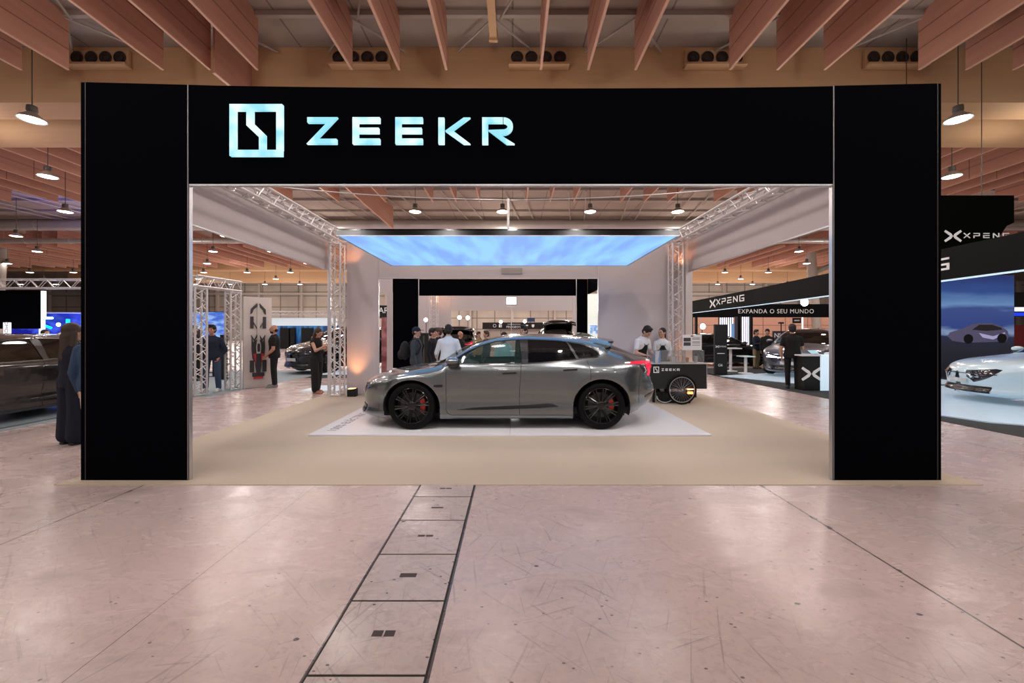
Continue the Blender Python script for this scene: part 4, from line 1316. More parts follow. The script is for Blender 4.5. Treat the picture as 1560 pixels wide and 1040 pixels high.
    b.build('steering_wheel', M_trim, t)
    for x in (c.p['xf'], c.p['xr']):
        for side in (-1, 1):
            wheel(t, c, x, side, caliper=caliper, rim_mat=rim_mat, wr=.36 * c.sz if not main else .36, track=(.945 if main else .93) * c.sy, spokes=spokes)
    if hatch_open:
        g_ = MB()
        for xx, zz, y_ in ((0, 0, 0),):
            vs = []; n = 20
            prof = [(1.30, 1.40), (1.75, 1.62), (2.15, 1.70), (2.45, 1.66), (2.58, 1.56)]
            for (px_, pz_) in prof:
                for i in range(n + 1):
                    v = -1 + 2 * i / n
                    wd = .62 + .12 * (px_ - 1.3)
                    vs.append(Vector((px_ * c.sx - .10 * v ** 4, v * wd * c.sy, (pz_ - .10 * abs(v) ** 3.2) * c.sz)))
            for j in range(len(prof) - 1):
                for i in range(n):
                    k = j * (n + 1) + i; g_.add([], []); g_.f.append([k, k + 1, k + n + 2, k + n + 1]); g_.m.append(0)
            g_.v = vs
        go = g_.build('tailgate', pt, t, smooth=60)
        md = go.modifiers.new('solid', 'SOLIDIFY'); md.thickness = .07
        b = MB(); b.box(1.7 * c.sx, 2.1 * c.sx, -.42, .42, 1.555 * c.sz, 1.575 * c.sz); b.build('tailgate_window', M_lens, go)
        b = MB(); b.cyl((1.7, -.6, 1.15 * c.sz), (1.8, -.6, 1.6 * c.sz), .015); b.cyl((1.7, .6, 1.15 * c.sz), (1.8, .6, 1.6 * c.sz), .015); b.build('gas_struts', M_trim, t)
        b = MB(); b.box(1.35, 2.2, -.6, .6, .7 * c.sz, .74 * c.sz); b.build('boot_floor', M_interior, t)
    return t

P_grey = paint('grey', (0.195, 0.215, 0.225), 0.85, 0.26)
main_car = car('car', 'dark grey estate car in side view on the white board, facing left', 'car', (-.0914, 6.87, 0.031), 0, P_grey, main=True, caliper=True, lamps_on=False, glass_f=M_glass_front)
# ------------------------------------------------------------------ people
def remesh(mb, name, m, parent, voxel, smooth_it=3):
    me = mb.mesh(name, 0, True)
    o = bpy.data.objects.new(name, me); COL.objects.link(o)
    md = o.modifiers.new('r', 'REMESH'); md.mode = 'VOXEL'; md.voxel_size = voxel; md.use_smooth_shade = True
    if smooth_it:
        ms = o.modifiers.new('s', 'SMOOTH'); ms.iterations = smooth_it; ms.factor = 0.5
    dg = bpy.context.evaluated_depsgraph_get()
    me2 = bpy.data.meshes.new_from_object(o.evaluated_get(dg))
    o.modifiers.clear(); o.data = me2
    bpy.data.meshes.remove(me)
    me2.materials.clear(); me2.materials.append(m)
    me2.polygons.foreach_set('use_smooth', [True] * len(me2.polygons))
    o.parent = parent
    return o
def torso_rings(lean, twist_y, grow, z0, z1, waist=1.0, shoulders=1.0, xf=None):
    prof = [(0.82, .155, .105), (0.90, .168, .115), (0.97, .160, .110), (1.06, .140 * waist, .100), (1.14, .138 * waist, .100), (1.22, .152, .108), (1.30, .162, .114), (1.355, .158 * shoulders, .106), (1.395, .136 * shoulders, .09), (1.43, .098 * shoulders, .074), (1.462, .064, .060)]
    rings = []
    for z, rx, ry in prof:
        if z < z0 - 1e-6 or z > z1 + 1e-6: continue
        rings.append([xf(Vector(((rx + grow) * math.cos(a), (ry + grow) * math.sin(a), z))) for a in [2 * PI * i / 18 for i in range(18)]])
    return rings

def person(label, loc, rz, h=1.72, girth=1.0, skin=None, hair=None, hair_style='short', top=None, sleeve='long', bottom=None, leg_w=1.0, shoes=None,
           armL=None, armR=None, lean=0.0, head_pitch=0.0, head_yaw=0.0, stance=0.10, step=0.0, beard=False, extra=None, voxel=0.010, neck_open=True, top_z0=0.90, bald=False, female=False, legs_bend=0.0):
    """facing local -Y; armX = (elbow, wrist) offsets from the shoulder in metres of a 1.72 m body"""
    t = thing('person', label, 'person', loc, rz)
    k = h / 1.72
    S = Matrix.Scale(k, 4)
    skin = skin or M_skin; hair = hair or M_hair_dark
    piv = Vector((0, 0, 0.95))
    Rl = Matrix.Rotation(lean, 4, 'X')       # positive lean tips the head toward -Y
    def gz(z): return 1 + (girth - 1) * (1 if z < 1.3 else max(0, (1.46 - z) / .16))
    def xf(p):
        p = Vector(p)
        if p.z > 0.95:
            w = min(1, (p.z - 0.95) / 0.25)
            q_ = Matrix.Translation(piv) @ Matrix.Rotation(lean * w, 4, 'X') @ Matrix.Translation(-piv) @ Vector((p.x * gz(p.z), p.y * gz(p.z), p.z))
            return q_
        return Vector((p.x * girth, p.y * girth, p.z))
    sw = 0.148 if female else 0.170
    armL = armL or ((.05, .02, -.29), (.04, -.06, -.53)); armR = armR or ((-.05, .02, -.29), (-.04, -.06, -.53))
    shL, shR = xf((sw, 0, 1.352)), xf((-sw, 0, 1.352))
    jt = []
    for sh, arm in ((shL, armL), (shR, armR)):
        jt.append((sh, sh + Vector(arm[0]), sh + Vector(arm[1])))
    hipz = 0.90
    legs = []
    for sg in (1, -1):
        hp_ = Vector((sg * .092 * girth, 0, hipz)); an = Vector((sg * stance, sg * step, 0.085))
        kn = (hp_ + an) / 2 + Vector((sg * .005, -0.015 - legs_bend, 0.02))
        legs.append((hp_, kn, an))
    neck = xf((0, .0, 1.44)); 
    Hc = neck + Matrix.Rotation(lean * .6, 4, 'X') @ Vector((0, -.02, .165))
    HM = Matrix.Translation(neck) @ Matrix.Rotation(head_yaw, 4, 'Z') @ Matrix.Rotation(lean * .6 + head_pitch, 4, 'X') @ Matrix.Translation(Vector((0, -.015, .165)))
    # ---- body
    b = MB(); b.M = S
    b.loft(torso_rings(lean, 0, 0, 0, 2, .92 if female else 1, .9 if female else 1, xf))
    b.cap(xf((0, 0.01, 1.40)), .058, HM @ Vector((0, .02, -.08)), .052)
    b.M = S @ HM
    b.ell((0, .012, .03), (.076, .096, .105), 18, 12); b.ell((0, -.028, -.045), (.054, .062, .062), 14, 10)
    b.ell((0, -.072, -.082), (.024, .022, .022)); b.cap((0, -.086, .03), .011, (0, -.112, -.012), .015, 8)
    for sg in (-1, 1):
        b.ell((sg * .078, .012, .0), (.012, .024, .034), 10, 8); b.ell((sg * .042, -.058, -.012), (.026, .03, .026), 10, 8)
        b.cap((sg * .014, -.086, .042), .011, (sg * .048, -.076, .044), .009, 8)
    b.M = S
    for i, (sh, el, wr) in enumerate(jt):
        sg = 1 if i == 0 else -1
        g_ = girth ** .5
        b.cap(sh, .052 * g_, el, .041 * g_); b.cap(el, .042 * g_, el.lerp(wr, .35), .040 * g_); b.cap(el.lerp(wr, .35), .040 * g_, wr, .027)
        # hand
        d = (wr - el).normalized()
        fw = Vector((0, -1, 0))
        side = Vector((1, 0, 0)) * -sg
        pal = d.cross(fw); 
        if pal.length < .3: pal = Vector((1, 0, 0)) * sg
        pal.normalize()            # across-thickness axis
        acr = d.cross(pal).normalized()   # across the knuckles
        if acr.dot(fw) < 0 : acr = -acr
        nrm = -side if abs(d.z) > .7 else Vector((0, 0, -1))
        nrm = (nrm - d * nrm.dot(d) - acr * nrm.dot(acr))
        nrm = (nrm.normalized() if nrm.length > .1 else pal)
        inward = -nrm if (nrm.x * sg > 0 and abs(d.z) > .7) else nrm
        c0, c1 = wr + d * .02, wr + d * .085
        for a in (-.027, -.009, .009, .027):
            b.cap(c0 + acr * a * .7, .015, c1 + acr * a, .0125, 8)
        for a, L in ((.030, .068), (.011, .078), (-.009, .072), (-.028, .056)):
            p0 = c1 + acr * a; p1 = p0 + d * L * .5 + inward * .008; p2 = p1 + d * L * .42 + inward * .026
            b.cap(p0, .0098, p1, .0092, 8); b.cap(p1, .0092, p2, .0080, 8)
        th0 = wr + d * .03 + acr * .026; th1 = th0 + d * .034 + acr * .026 + inward * .01; th2 = th1 + d * .032 + acr * .006 + inward * .012
        b.cap(th0, .0135, th1, .0112, 8); b.cap(th1, .0112, th2, .0092, 8)
    for hp_, kn, an in legs:
        b.cap(hp_, .082, kn, .054); b.cap(kn, .052, kn.lerp(an, .3), .053); b.cap(kn.lerp(an, .3), .053, an, .036)
        b.cap(an + Vector((0, .02, -.04)), .036, an + Vector((0, -.15, -.055)), .026)
    remesh(b, 'body', skin, t, voxel, 2)
    # ---- clothes
    if top:
        b = MB(); b.M = S
        b.loft(torso_rings(lean, 0, .016, top_z0 - .09, 1.465, 1.02 if not female else .95, 1.0 if not female else .92, xf))
        for sh, el, wr in jt:
            g_ = girth ** .5
            b.cap(xf((0.04 * (1 if sh.x > 0 else -1), 0.01, 1.40)), .055, sh, .060 * g_)
            if sleeve == 'none': continue
            b.cap(sh, .064 * g_, sh.lerp(el, .62 if sleeve == 'short' else 1.0), .055 * g_)
            if sleeve == 'long':
                b.cap(el, .054 * g_, wr.lerp(el, .04), .038)
        o = remesh(b, 'top', top, t, voxel * 1.2, 2)
        if sleeve != 'none' or True:
            b = MB(); b.M = S; ring = [xf(Vector((.070 * math.cos(a), .066 * math.sin(a), 1.462 + (.012 if math.sin(a) > 0 else -.006)))) for a in [2 * PI * i / 20 for i in range(20)]]
            b.tube(ring, .011, 6, closed=True); b.build('collar', top, t, smooth=50)
    if bottom:
        b = MB(); b.M = S
        b.loft(torso_rings(lean, 0, .012, .8, 1.0, 1, 1, xf))
        for hp_, kn, an in legs:
            b.cap(hp_ + Vector((0, 0, .02)), .094 * (1 + .3 * (leg_w - 1)), kn, .066 * leg_w); b.cap(kn, .066 * leg_w, an + Vector((0, .01, .02 * leg_w)), .055 * leg_w * (1.15 if leg_w > 1.2 else 1))
        remesh(b, 'trousers', bottom, t, voxel * 1.2, 2)
    if shoes:
        for hp_, kn, an in legs:
            b = MB(); b.M = S
            b.cap(an + Vector((0, .03, -.032)), .046, an + Vector((0, -.15, -.048)), .037); b.cap(an + Vector((0, .02, -.02)), .046, an + Vector((0, -.05, -.03)), .043)
            b.box(an.x - .045, an.x + .045, an.y - .20, an.y + .075, 0.0, .03)
            remesh(b, 'shoe', shoes, t, voxel, 2)
    # ---- head details
    b = MB(); b.M = S @ HM
    if hair_style == 'short':
        b.ell((0, .024, .056), (.091, .110, .104), 18, 12); b.ell((0, .055, .0), (.086, .076, .09), 14, 10); b.ell((0, -.05, .125), (.062, .05, .032), 12, 8)
    elif hair_style == 'bald':
        b.ell((0, .05, -.01), (.080, .062, .055), 16, 10)
    elif hair_style == 'long':
        b.ell((0, .026, .048), (.090, .108, .104), 18, 12); b.ell((0, .06, -.03), (.085, .07, .12), 14, 10)
        for sg in (-1, 1): b.cap((sg * .065, .03, .0), .04, (sg * .075, .04, -.22), .045)
        b.cap((0, .075, -.05), .07, (0, .10, -.36), .055)
    elif hair_style == 'tied':
        b.ell((0, .026, .045), (.086, .104, .098), 18, 12); b.ell((0, .06, .0), (.078, .06, .08), 14, 10)
        b.ell((0, .125, .03), (.035, .035, .035)); b.cap((0, .13, .02), .03, (0, .15, -.16), .022)
    hobj = None
    if hair_style != 'cap':
        # keep the face free: cut by a face-shaped notch made with smaller pieces in front
        hobj = remesh(b, 'hair', hair, t, 0.009 if voxel < .012 else .012, 2)
    else:
        b.ell((0, .05, -.01), (.079, .06, .06), 16, 10); remesh(b, 'hair', hair, t, .009, 2)
        b = MB(); b.M = S @ HM
        b.ell((0, .012, .055), (.088, .106, .085), 20, 12); b.box(-.07, .07, -.17, -.05, .045, .058)
        remesh(b, 'cap', cloth('navy_cap', (.012, .015, .03)), t, .009, 2)
    b = MB(); b.M = S @ HM
    for sg in (-1, 1):
        b.ell((sg * .031, -.083, .012), (.011, .007, .0065), 8, 6)
        b.cap((sg * .018, -.094, .034), .004, (sg * .046, -.086, .036), .003, 6)
    b.build('eyes', M_eye, t, smooth=50)
    b = MB(); b.M = S @ HM; b.ell((0, -.090, -.052), (.022, .008, .007), 10, 6); b.build('lips', M_lip, t, smooth=50)
    if beard:
        b = MB(); b.M = S @ HM; b.ell((0, -.036, -.066), (.058, .058, .045), 14, 10); b.ell((0, -.088, -.035), (.028, .012, .008), 10, 6); remesh(b, 'beard', hair, t, .009, 1)
    if extra: extra(t, S, xf, HM, jt)
    return t

C_navy = cloth('navy', (.012, .018, .04)); C_black = cloth('black', (.008, .008, .009)); C_white = cloth('white', (.72, .73, .76))
C_jeans = cloth('jeans', (.045, .075, .14)); C_khaki = cloth('khaki', (.28, .22, .13)); C_grey = cloth('dark_grey', (.045, .05, .06))
C_mint = cloth('mint', (.35, .62, .58)); C_blue = cloth('blue_wool', (.03, .06, .12)); C_cream = cloth('cream', (.6, .5, .38)); C_dnavy = cloth('deep_navy', (.006, .008, .02))
M_shoe_black = mat('shoe_black', (.01, .01, .01), rough=.4); M_shoe_white = mat('shoe_white', (.6, .6, .58), rough=.5); M_shoe_tan = mat('shoe_tan', (.35, .15, .09), rough=.5); M_shoe_grey = mat('shoe_grey', (.2, .2, .2), rough=.6)
def at(px, d, z=0.0):
    x = X(px, d)
    return Vector((x, d, 0.007 if (-4.5 < x < 4.62 and d < 9.62) else 0.005 if x > 6.9 or x < -6.9 and d > 9.1 else z))

def ex_apron(t, S, xf, HM, jt):
    b = MB(); b.M = S; vs = []; n = 12
    prof = [(.55, .185, .14), (.70, .185, .14), (.85, .184, .135), (.95, .178, .13), (1.06, .16, .125), (1.14, .155, .122), (1.22, .13, .128), (1.30, .09, .134)]
    for z, rx, ry in prof:
        for i in range(n + 1):
            a = -PI / 2 + (i / n - .5) * (2.4 if z < 1.18 else 1.5)
            vs.append(xf(Vector((rx * math.cos(a) * 1.02, ry * math.sin(a) * 1.04, z))))
    b.add(vs, [(j * (n + 1) + i, j * (n + 1) + i + 1, (j + 1) * (n + 1) + i + 1, (j + 1) * (n + 1) + i) for j in range(len(prof) - 1) for i in range(n)])
    o = b.build('apron', C_black, t, smooth=60); md = o.modifiers.new('s', 'SOLIDIFY'); md.thickness = .006
    b = MB(); b.M = S
    b.tube([xf((sg * .055, -.13, 1.30)) if k == 0 else xf((sg * .07, -.03, 1.43)) if k == 1 else xf((sg * .04, .07, 1.46)) for sg in (-1,) for k in range(3)] + [xf((.04, .07, 1.46)), xf((.07, -.03, 1.43)), xf((.055, -.13, 1.30))], .008, 6)
    b.build('apron_strap', C_black, t, smooth=60)
def ex_phone(t, S, xf, HM, jt):
    pass
def ex_backpack(t, S, xf, HM, jt):
    b = MB(); b.M = S
    b.ell(xf((0, .24, 1.16)), (.16, .12, .23), 16, 12); b.ell(xf((0, .33, 1.06)), (.12, .07, .12), 14, 10)
    remesh(b, 'backpack', cloth('backpack_black', (.012, .012, .014)), t, .014, 2)
    for sg in (-1, 1):
        b = MB(); b.M = S; b.tube([xf((sg * .11, .13, 1.34)), xf((sg * .12, .06, 1.44)), xf((sg * .12, -.08, 1.40)), xf((sg * .13, -.135, 1.28)), xf((sg * .16, -.08, 1.10)), xf((sg * .14, .12, 1.02))], .016, 6)
        b.build('backpack_strap', C_black, t, smooth=50)
    b = MB(); b.M = S; b.cyl(xf((.14, .30, .98)), xf((.14, .30, 1.14)), .035, n=12); b.build('water_bottle', mat('bottle_blue', (.15, .3, .5), rough=.2), t, smooth=40)

FACE_R, FACE_L = R(90), R(-90)      # local -Y turned to +X / -X
# left side
person('man in a navy jumper and jeans seen through the lattice gate at left', at(323, 9.95), R(12), 1.66, 1.18, M_skin_red, M_hair_dark, 'short', C_navy, 'long', C_jeans, 1.15, M_shoe_white,
       armL=((.09, .06, -.27), (.01, -.04, -.46)), armR=((-.09, .06, -.27), (-.01, -.04, -.46)), stance=.15, beard=False)
person('bearded man in black T-shirt and black trousers standing sideways by the white racing car panel', at(418, 10.75), R(-65), 1.68, 1.15, M_skin_red, M_hair_dark, 'bald', C_black, 'short', C_black, 1.05, M_shoe_grey,
       armL=((.06, .0, -.28), (-.10, -.18, -.46)), armR=((-.06, .0, -.28), (.10, -.18, -.46)), beard=True)
def ex_womanphone(t, S, xf, HM, jt):
    w = jt[0][2].lerp(jt[1][2], .5)
    b = MB(); b.M = S; b.box(w.x - .04, w.x + .04, w.y - .11, w.y - .10, w.z - .02, w.z + .13); b.build('phone', M_black_gloss, t, bevel=.003)
person('woman with long brown hair in a black sleeveless jumpsuit looking down at a phone', at(482, 9.75), R(72), 1.60, .92, M_skin, M_hair_brown, 'long', C_black, 'none', C_black, 1.55, M_shoe_tan,
       armL=((.03, -.14, -.22), (-.08, -.36, -.10)), armR=((-.03, -.14, -.22), (.08, -.36, -.10)), head_pitch=R(20), extra=ex_womanphone, female=True, step=.08)
person('long-haired woman in dark top and wide navy trousers beside the left pillar', at(110, 5.3), R(165), 1.60, 1.0, M_skin, M_hair_brown, 'long', C_dnavy, 'long', C_dnavy, 1.75, M_shoe_black,
       armL=((.05, .0, -.28), (.0, -.16, -.44)), armR=((-.05, .0, -.28), (-.0, -.16, -.44)), female=True, voxel=.009)
person('person in a thick blue jumper and cream trousers, mostly hidden behind the left pillar', at(151, 4.85), R(200), 1.64, 1.15, M_skin, M_hair_dark, 'short', C_blue, 'long', C_cream, 1.0, M_shoe_white, voxel=.012)
person('dark-haired person in purple light, only the head showing above the black saloon car', at(69, 10.2), R(80), 1.55, 1.0, M_skin, M_hair_dark, 'tied', C_black, 'long', C_black, voxel=.014)
person('dark figure standing beyond the lattice gate, near the left pillar', at(297, 12.2), R(20), 1.68, 1.1, M_skin, M_hair_dark, 'short', C_black, 'long', C_black, 1.0, M_shoe_black, voxel=.014)
# behind the grey car
person('man in a dark cap and grey jumper carrying a black backpack, facing right', at(634, 9.0), FACE_R, 1.60, 1.15, M_skin, M_hair_dark, 'cap', C_grey, 'long', C_black, 1.0, M_shoe_black, extra=ex_backpack)
person('man in a white shirt seen from behind, leaning toward the others, behind the bonnet', at(683, 8.75), R(188), 1.64, 1.12, M_skin, M_hair_dark, 'short', C_white, 'long', C_black, 1.0, M_shoe_black,
       armL=((.09, -.06, -.27), (.10, -.26, -.38)), armR=((-.09, -.02, -.27), (-.12, -.16, -.42)), lean=R(6))
person('dark-haired man in a black coat facing right, left of the white-shirted man', at(659, 9.9), R(75), 1.58, 1.0, M_skin_red, M_hair_dark, 'short', C_black, 'long', C_black, 1.0, M_shoe_black)
person('man whose face shows between the black coat and the white shirt', at(668, 10.9), R(-70), 1.60, 1.0, M_skin_red, M_hair_brown, 'short', C_black, 'long', C_black, 1.0, M_shoe_black, voxel=.012)
person('balding man in a dark suit with white collar, standing by the first raised tailgate', at(701, 12.6), R(60), 1.52, 1.1, M_skin_red, M_hair_brown, 'bald', C_black, 'long', C_black, 1.0, M_shoe_black, voxel=.012)
person('brown-haired person bending beside the raised tailgate, head just above the windscreen', at(741, 12.8), R(-60), 1.52, 1.0, M_skin, M_hair_brown, 'short', C_grey, 'long', C_black, 1.0, M_shoe_black, voxel=.014)
person('person in an olive jacket half hidden by the windscreen pillar of the grey car', at(729, 13.6), R(30), 1.50, 1.0, M_skin, M_hair_brown, 'short', C_khaki, 'long', C_black, 1.0, M_shoe_black, voxel=.014)
person('dark-haired man whose head shows just above the roof of the grey car', at(798, 8.98), R(-35), 1.62, 1.0, M_skin, M_hair_dark, 'short', C_black, 'long', C_black, 1.0, M_shoe_black)
person('person in a pale mint shirt seen through the front side windows of the grey car', at(768, 8.62), R(0), 1.47, 1.0, M_skin, M_hair_brown, 'short', C_mint, 'long', C_khaki, 1.0, M_shoe_white)
# servers
person('young man in white shirt and black apron looking down behind the cart', at(974, 9.02), R(30), 1.66, 1.05, M_skin, M_hair_dark, 'short', C_white, 'short', C_black, 1.0, M_shoe_black,
       armL=((.06, -.02, -.27), (.0, -.20, -.33)), armR=((-.06, -.02, -.27), (.02, -.22, -.32)), lean=R(14), head_pitch=R(28), extra=ex_apron)
person('young woman with tied dark hair, white shirt and black apron behind the cart', at(1009, 9.12), R(-15), 1.58, .98, M_skin, M_hair_dark, 'tied', C_white, 'long', C_black, 1.0, M_shoe_black,
       armL=((.05, -.02, -.27), (-.02, -.20, -.32)), armR=((-.05, -.02, -.27), (.02, -.20, -.32)), head_yaw=R(-40), female=True, extra=ex_apron)
# right side stand
person('man in black polo shirt and black trousers standing at the black counter, facing away', at(1207, 10.5), R(150), 1.69, 1.12, M_skin, M_hair_dark, 'short', C_black, 'short', C_black, 1.05, M_shoe_black,
       armL=((.07, .0, -.28), (.05, -.05, -.52)), armR=((-.05, -.10, -.26), (-.02, -.34, -.30)))
person('man in dark jacket and khaki trousers holding white papers near the glowing light bars', at(1152, 16.2), R(25), 1.58, 1.05, M_skin, M_hair_dark, 'short', C_navy, 'long', C_khaki, 1.1, M_shoe_black, voxel=.014,
       armL=((.05, -.10, -.25), (-.02, -.30, -.22)), armR=((-.05, -.10, -.25), (.02, -.30, -.22)),
       extra=lambda t, S, xf, HM, jt: MB().box(-.10, .10, -.40, -.38, 1.08, 1.26).build('papers', M_white, t))
person('man in dark clothes facing left, talking with the man in khaki trousers', at(1169, 15.6), R(-40), 1.60, 1.1, M_skin, M_hair_dark, 'short', C_black, 'long', C_black, 1.0, M_shoe_black, voxel=.014)
# ------------------------------------------------------------------ food cart
DC = 8.2
t = thing('cart', 'black serving cart with spoked wheels, white emblem and glass top, behind the car tail', 'cart', (X(1036, DC), DC, 0.007))
cx0 = t.location.x
def lx(px, d=DC): return X(px, d) - cx0
x0, x1 = lx(985), lx(1076)
zt_, zb_ = Z(554.5, DC) - .007, Z(592, DC) - .007
b = MB(); b.box(x0, x1, 0, .44, zb_, zt_); b.build('cabinet', mat('cart_black', (0.012, 0.013, 0.015), rough=0.55), t, bevel=.004)
b = MB(); b.box(x0 - .01, x1 + .02, -.02, .46, zt_ + .001, zt_ + .02); b.build('counter_top', mat('cart_top', (.45, .44, .43), rough=.4), t)
for xx in (x1 + .001,):
    b = MB(); b.box(xx, xx + .012, -.005, .53, zb_, zt_); b.build('corner_profile', M_silver, t)
for sgn, yy in ((1, -.045),):
    pass
def spoked(cx, yy, r, par, nm='wheel'):
    b = MB(); pts = [Vector((cx + r * math.cos(2 * PI * i / 40), yy, r + r * math.sin(2 * PI * i / 40))) for i in range(40)]
    b.tube([p + Vector((0, 0, 0)) for p in [Vector((cx + (r - .018) * math.cos(2 * PI * i / 40), yy, r + (r - .018) * math.sin(2 * PI * i / 40))) for i in range(40)]], .018, 8, closed=True)
    w = b.build(nm, M_rubber, par, smooth=60)
    b = MB(); b.tube([Vector((cx + (r - .045) * math.cos(2 * PI * i / 40), yy, r + (r - .045) * math.sin(2 * PI * i / 40))) for i in range(40)], .011, 6, closed=True)
    b.build('rim', M_silver, w, smooth=60)
    b = MB()
    for i in range(28):
        a = 2 * PI * i / 28; a2 = a + (.35 if i % 2 else -.35)
        b.cyl((cx + .025 * math.cos(a2), yy + (.02 if i % 2 else -.02), r + .025 * math.sin(a2)), (cx + (r - .045) * math.cos(a), yy, r + (r - .045) * math.sin(a)), .0016, n=4)
    b.build('spokes', M_silver, w)
    b = MB(); b.cyl((cx, yy - .03, r), (cx, yy + .03, r), .022, n=12); b.build('hub', M_silver, w, smooth=40)
spoked(lx(1040.5, 8.1), -.05, .305, t); spoked(lx(1040.5, 8.1), .50, .305, t)
b = MB(); b.cyl((lx(1040.5, 8.1), -.03, .305), (lx(1040.5, 8.1), .50, .305), .012, n=8); b.build('axle', M_steel_dark, t)
b = MB(); b.tube([Vector((lx(1014) + .17 * math.cos(a), .03, .16 + .13 * math.sin(a))) for a in [PI + PI * i / 14 for i in range(15)]], .008, 6); b.build('cable', M_white, t, smooth=60)
b = MB(); b.box(lx(1000), lx(1003), .2, .25, 0, zb_); b.build('stand_legs', M_black, t)
# glass top
gz0, gz1 = zt_ + .021, Z(534, DC) - .007
b = MB()
for a in ((lx(998), lx(1073), -.0, .004), (lx(998), lx(1073), .416, .42), (lx(998), lx(998) + .004, 0, .42), (lx(1073) - .004, lx(1073), 0, .42)): b.box(*a, gz0, gz1)
b.build('glass_guard', M_glass_show, t)
b = MB(); b.box(lx(998), lx(1073), 0, .20, gz1, gz1 + .006); b.build('glass_shelf', M_glass_show, t)
Mc = Matrix.Translation((0, 0, 0))
b = MB()
e0, e1 = (995.5, 558.3), (1004, 567.5)
def cq(px, py): return (lx(px), Z(py, DC) - .007)
for rc in (rect(995.5, 558.3, 1004, 559.4), rect(995.5, 566.6, 1004, 567.7), rect(995.5, 559.4, 996.6, 566.6), rect(1002.9, 559.4, 1004, 566.6), [(998.3, 559.4), (999.3, 559.4), (999.3, 561.5), (1001.5, 563.6), (1001.5, 566.6), (1000.5, 566.6), (1000.5, 564.2), (998.3, 562.2)]):
    b.prism([cq(*p) for p in rc], -.004, -.0005)
b.build('emblem', M_print_white, t)
b = MB(); sc = 28.0 / 314
def mini(polys):
    for poly in polys: b.prism([cq(1007.6 + (p[0] - 470) * sc, 561.1 + (p[1] - 181.5) * sc) for p in poly], -.004, -.0005)
mini([[(471, 181.5), (517, 181.5), (486, 214), (515.5, 214), (515.5, 222), (469.7, 222), (500.5, 190), (471, 190)]])
for x in (539.2, 603.8):
    mini([[(x, 181.5), (x + 41.5, 181.5), (x + 41.5, 190), (x + 9, 190), (x + 9, 197.3), (x + 40, 197.3), (x + 40, 205.7), (x + 9, 205.7), (x + 9, 213.6), (x + 41.5, 213.6), (x + 41.5, 222), (x, 222)]])
mini([rect(668.7, 182, 678, 222), [(679, 202), (707, 182), (717.5, 182), (691, 201.8), (717.5, 222), (707, 222)], rect(735, 182, 744, 222), rect(744, 182, 770, 190), rect(770, 184, 780, 204), rect(744, 200, 770, 208), [(762, 208), (774, 208), (784, 222), (772, 222)]])
b.build('lettering', M_print_white, t)
# things on / under the cart
ztop_w = zt_ + .021 + .007
t = thing('napkin_box', 'blue and white upright box standing at the left end of the cart top', 'box', (X(1004, DC), DC + .10, ztop_w))
b = MB(); b.box(-.055, .055, -.04, .04, 0, .25); b.build('carton', mat('light_blue_card', (.12, .32, .72), rough=.5), t, bevel=.003)
b = MB(); b.prism([(-.056, 0), (.0, 0), (.03, .25), (-.056, .25)], -.042, -.0405); b.build('white_panel', M_white, t)
for i, (px, hh, rr, mt_, lb) in enumerate(((1026, .12, .04, M_white, 'white paper cup stack'), (1047, .10, .035, mat('brown_card', (.4, .2, .1), rough=.7), 'brown paper cup'), (1060, .13, .045, M_silver, 'small steel tin'))):
    b = MB(); b.lathe([(.001, 0), (rr * .8, 0), (rr, hh), (rr + .004, hh), (rr * .9, hh - .005), (rr * .7, .01)], n=20, cap=False)
    tag(b.build(('paper_cup', 'paper_cup', 'tin')[i], mt_, None, (X(px, DC + .3), DC + .3, ztop_w), smooth=50), lb + ' behind the glass of the cart', 'cup' if i < 2 else 'tin')
b = MB(); b.box(-.10, .10, -.07, .07, 0, .14)
tag(b.build('glass_jar_tray', M_glass_show, None, (X(1033, DC + .2), DC + .15, ztop_w + 0), bevel=.01), 'clear plastic tray in the middle of the cart top', 'tray')
t = thing('menu_sign', 'white framed menu card standing on the right end of the cart glass', 'sign', (X(1056, DC + .1), DC + .15, gz1 + .014))
b = MB(); b.box(-.205, .205, 0, .012, 0, .325); b.build('card', M_white, t, bevel=.003)
b = MB(); b.box(-.18, -.03, -.002, -.0005, .18, .26); b.box(-.18, -.03, -.002, -.0005, .09, .165); b.build('photos', mat('menu_photo', (.06, .06, .07), rough=.4), t)
b = MB()
for z in (.25, .225, .17, .145, .10): b.box(.0, .165, -.002, -.0005, z, z + .010)
b.ell((-.0, -.001, .295), (.035, .001, .012)); b.build('print', mat('menu_print', (.10, .07, .07), rough=.5), t)
b = MB(); b.box(-.30, .30, 0, .30, 0, .20)
tag(b.build('storage_box', M_black, None, (X(1026, 8.45), 8.30, .007), bevel=.006), 'black box on the carpet under the cart', 'box')
b = MB(); b.box(-.05, .05, -.0, .05, 0, .05)
tag(b.build('orange_lamp', mat('orange_glow', (1, .4, .1), emit=(1, .35, .1), estr=2.5, vary=0), None, (X(1047, 8.4), 8.235, .208)), 'small orange light on the black box behind the cart wheel', 'lamp')

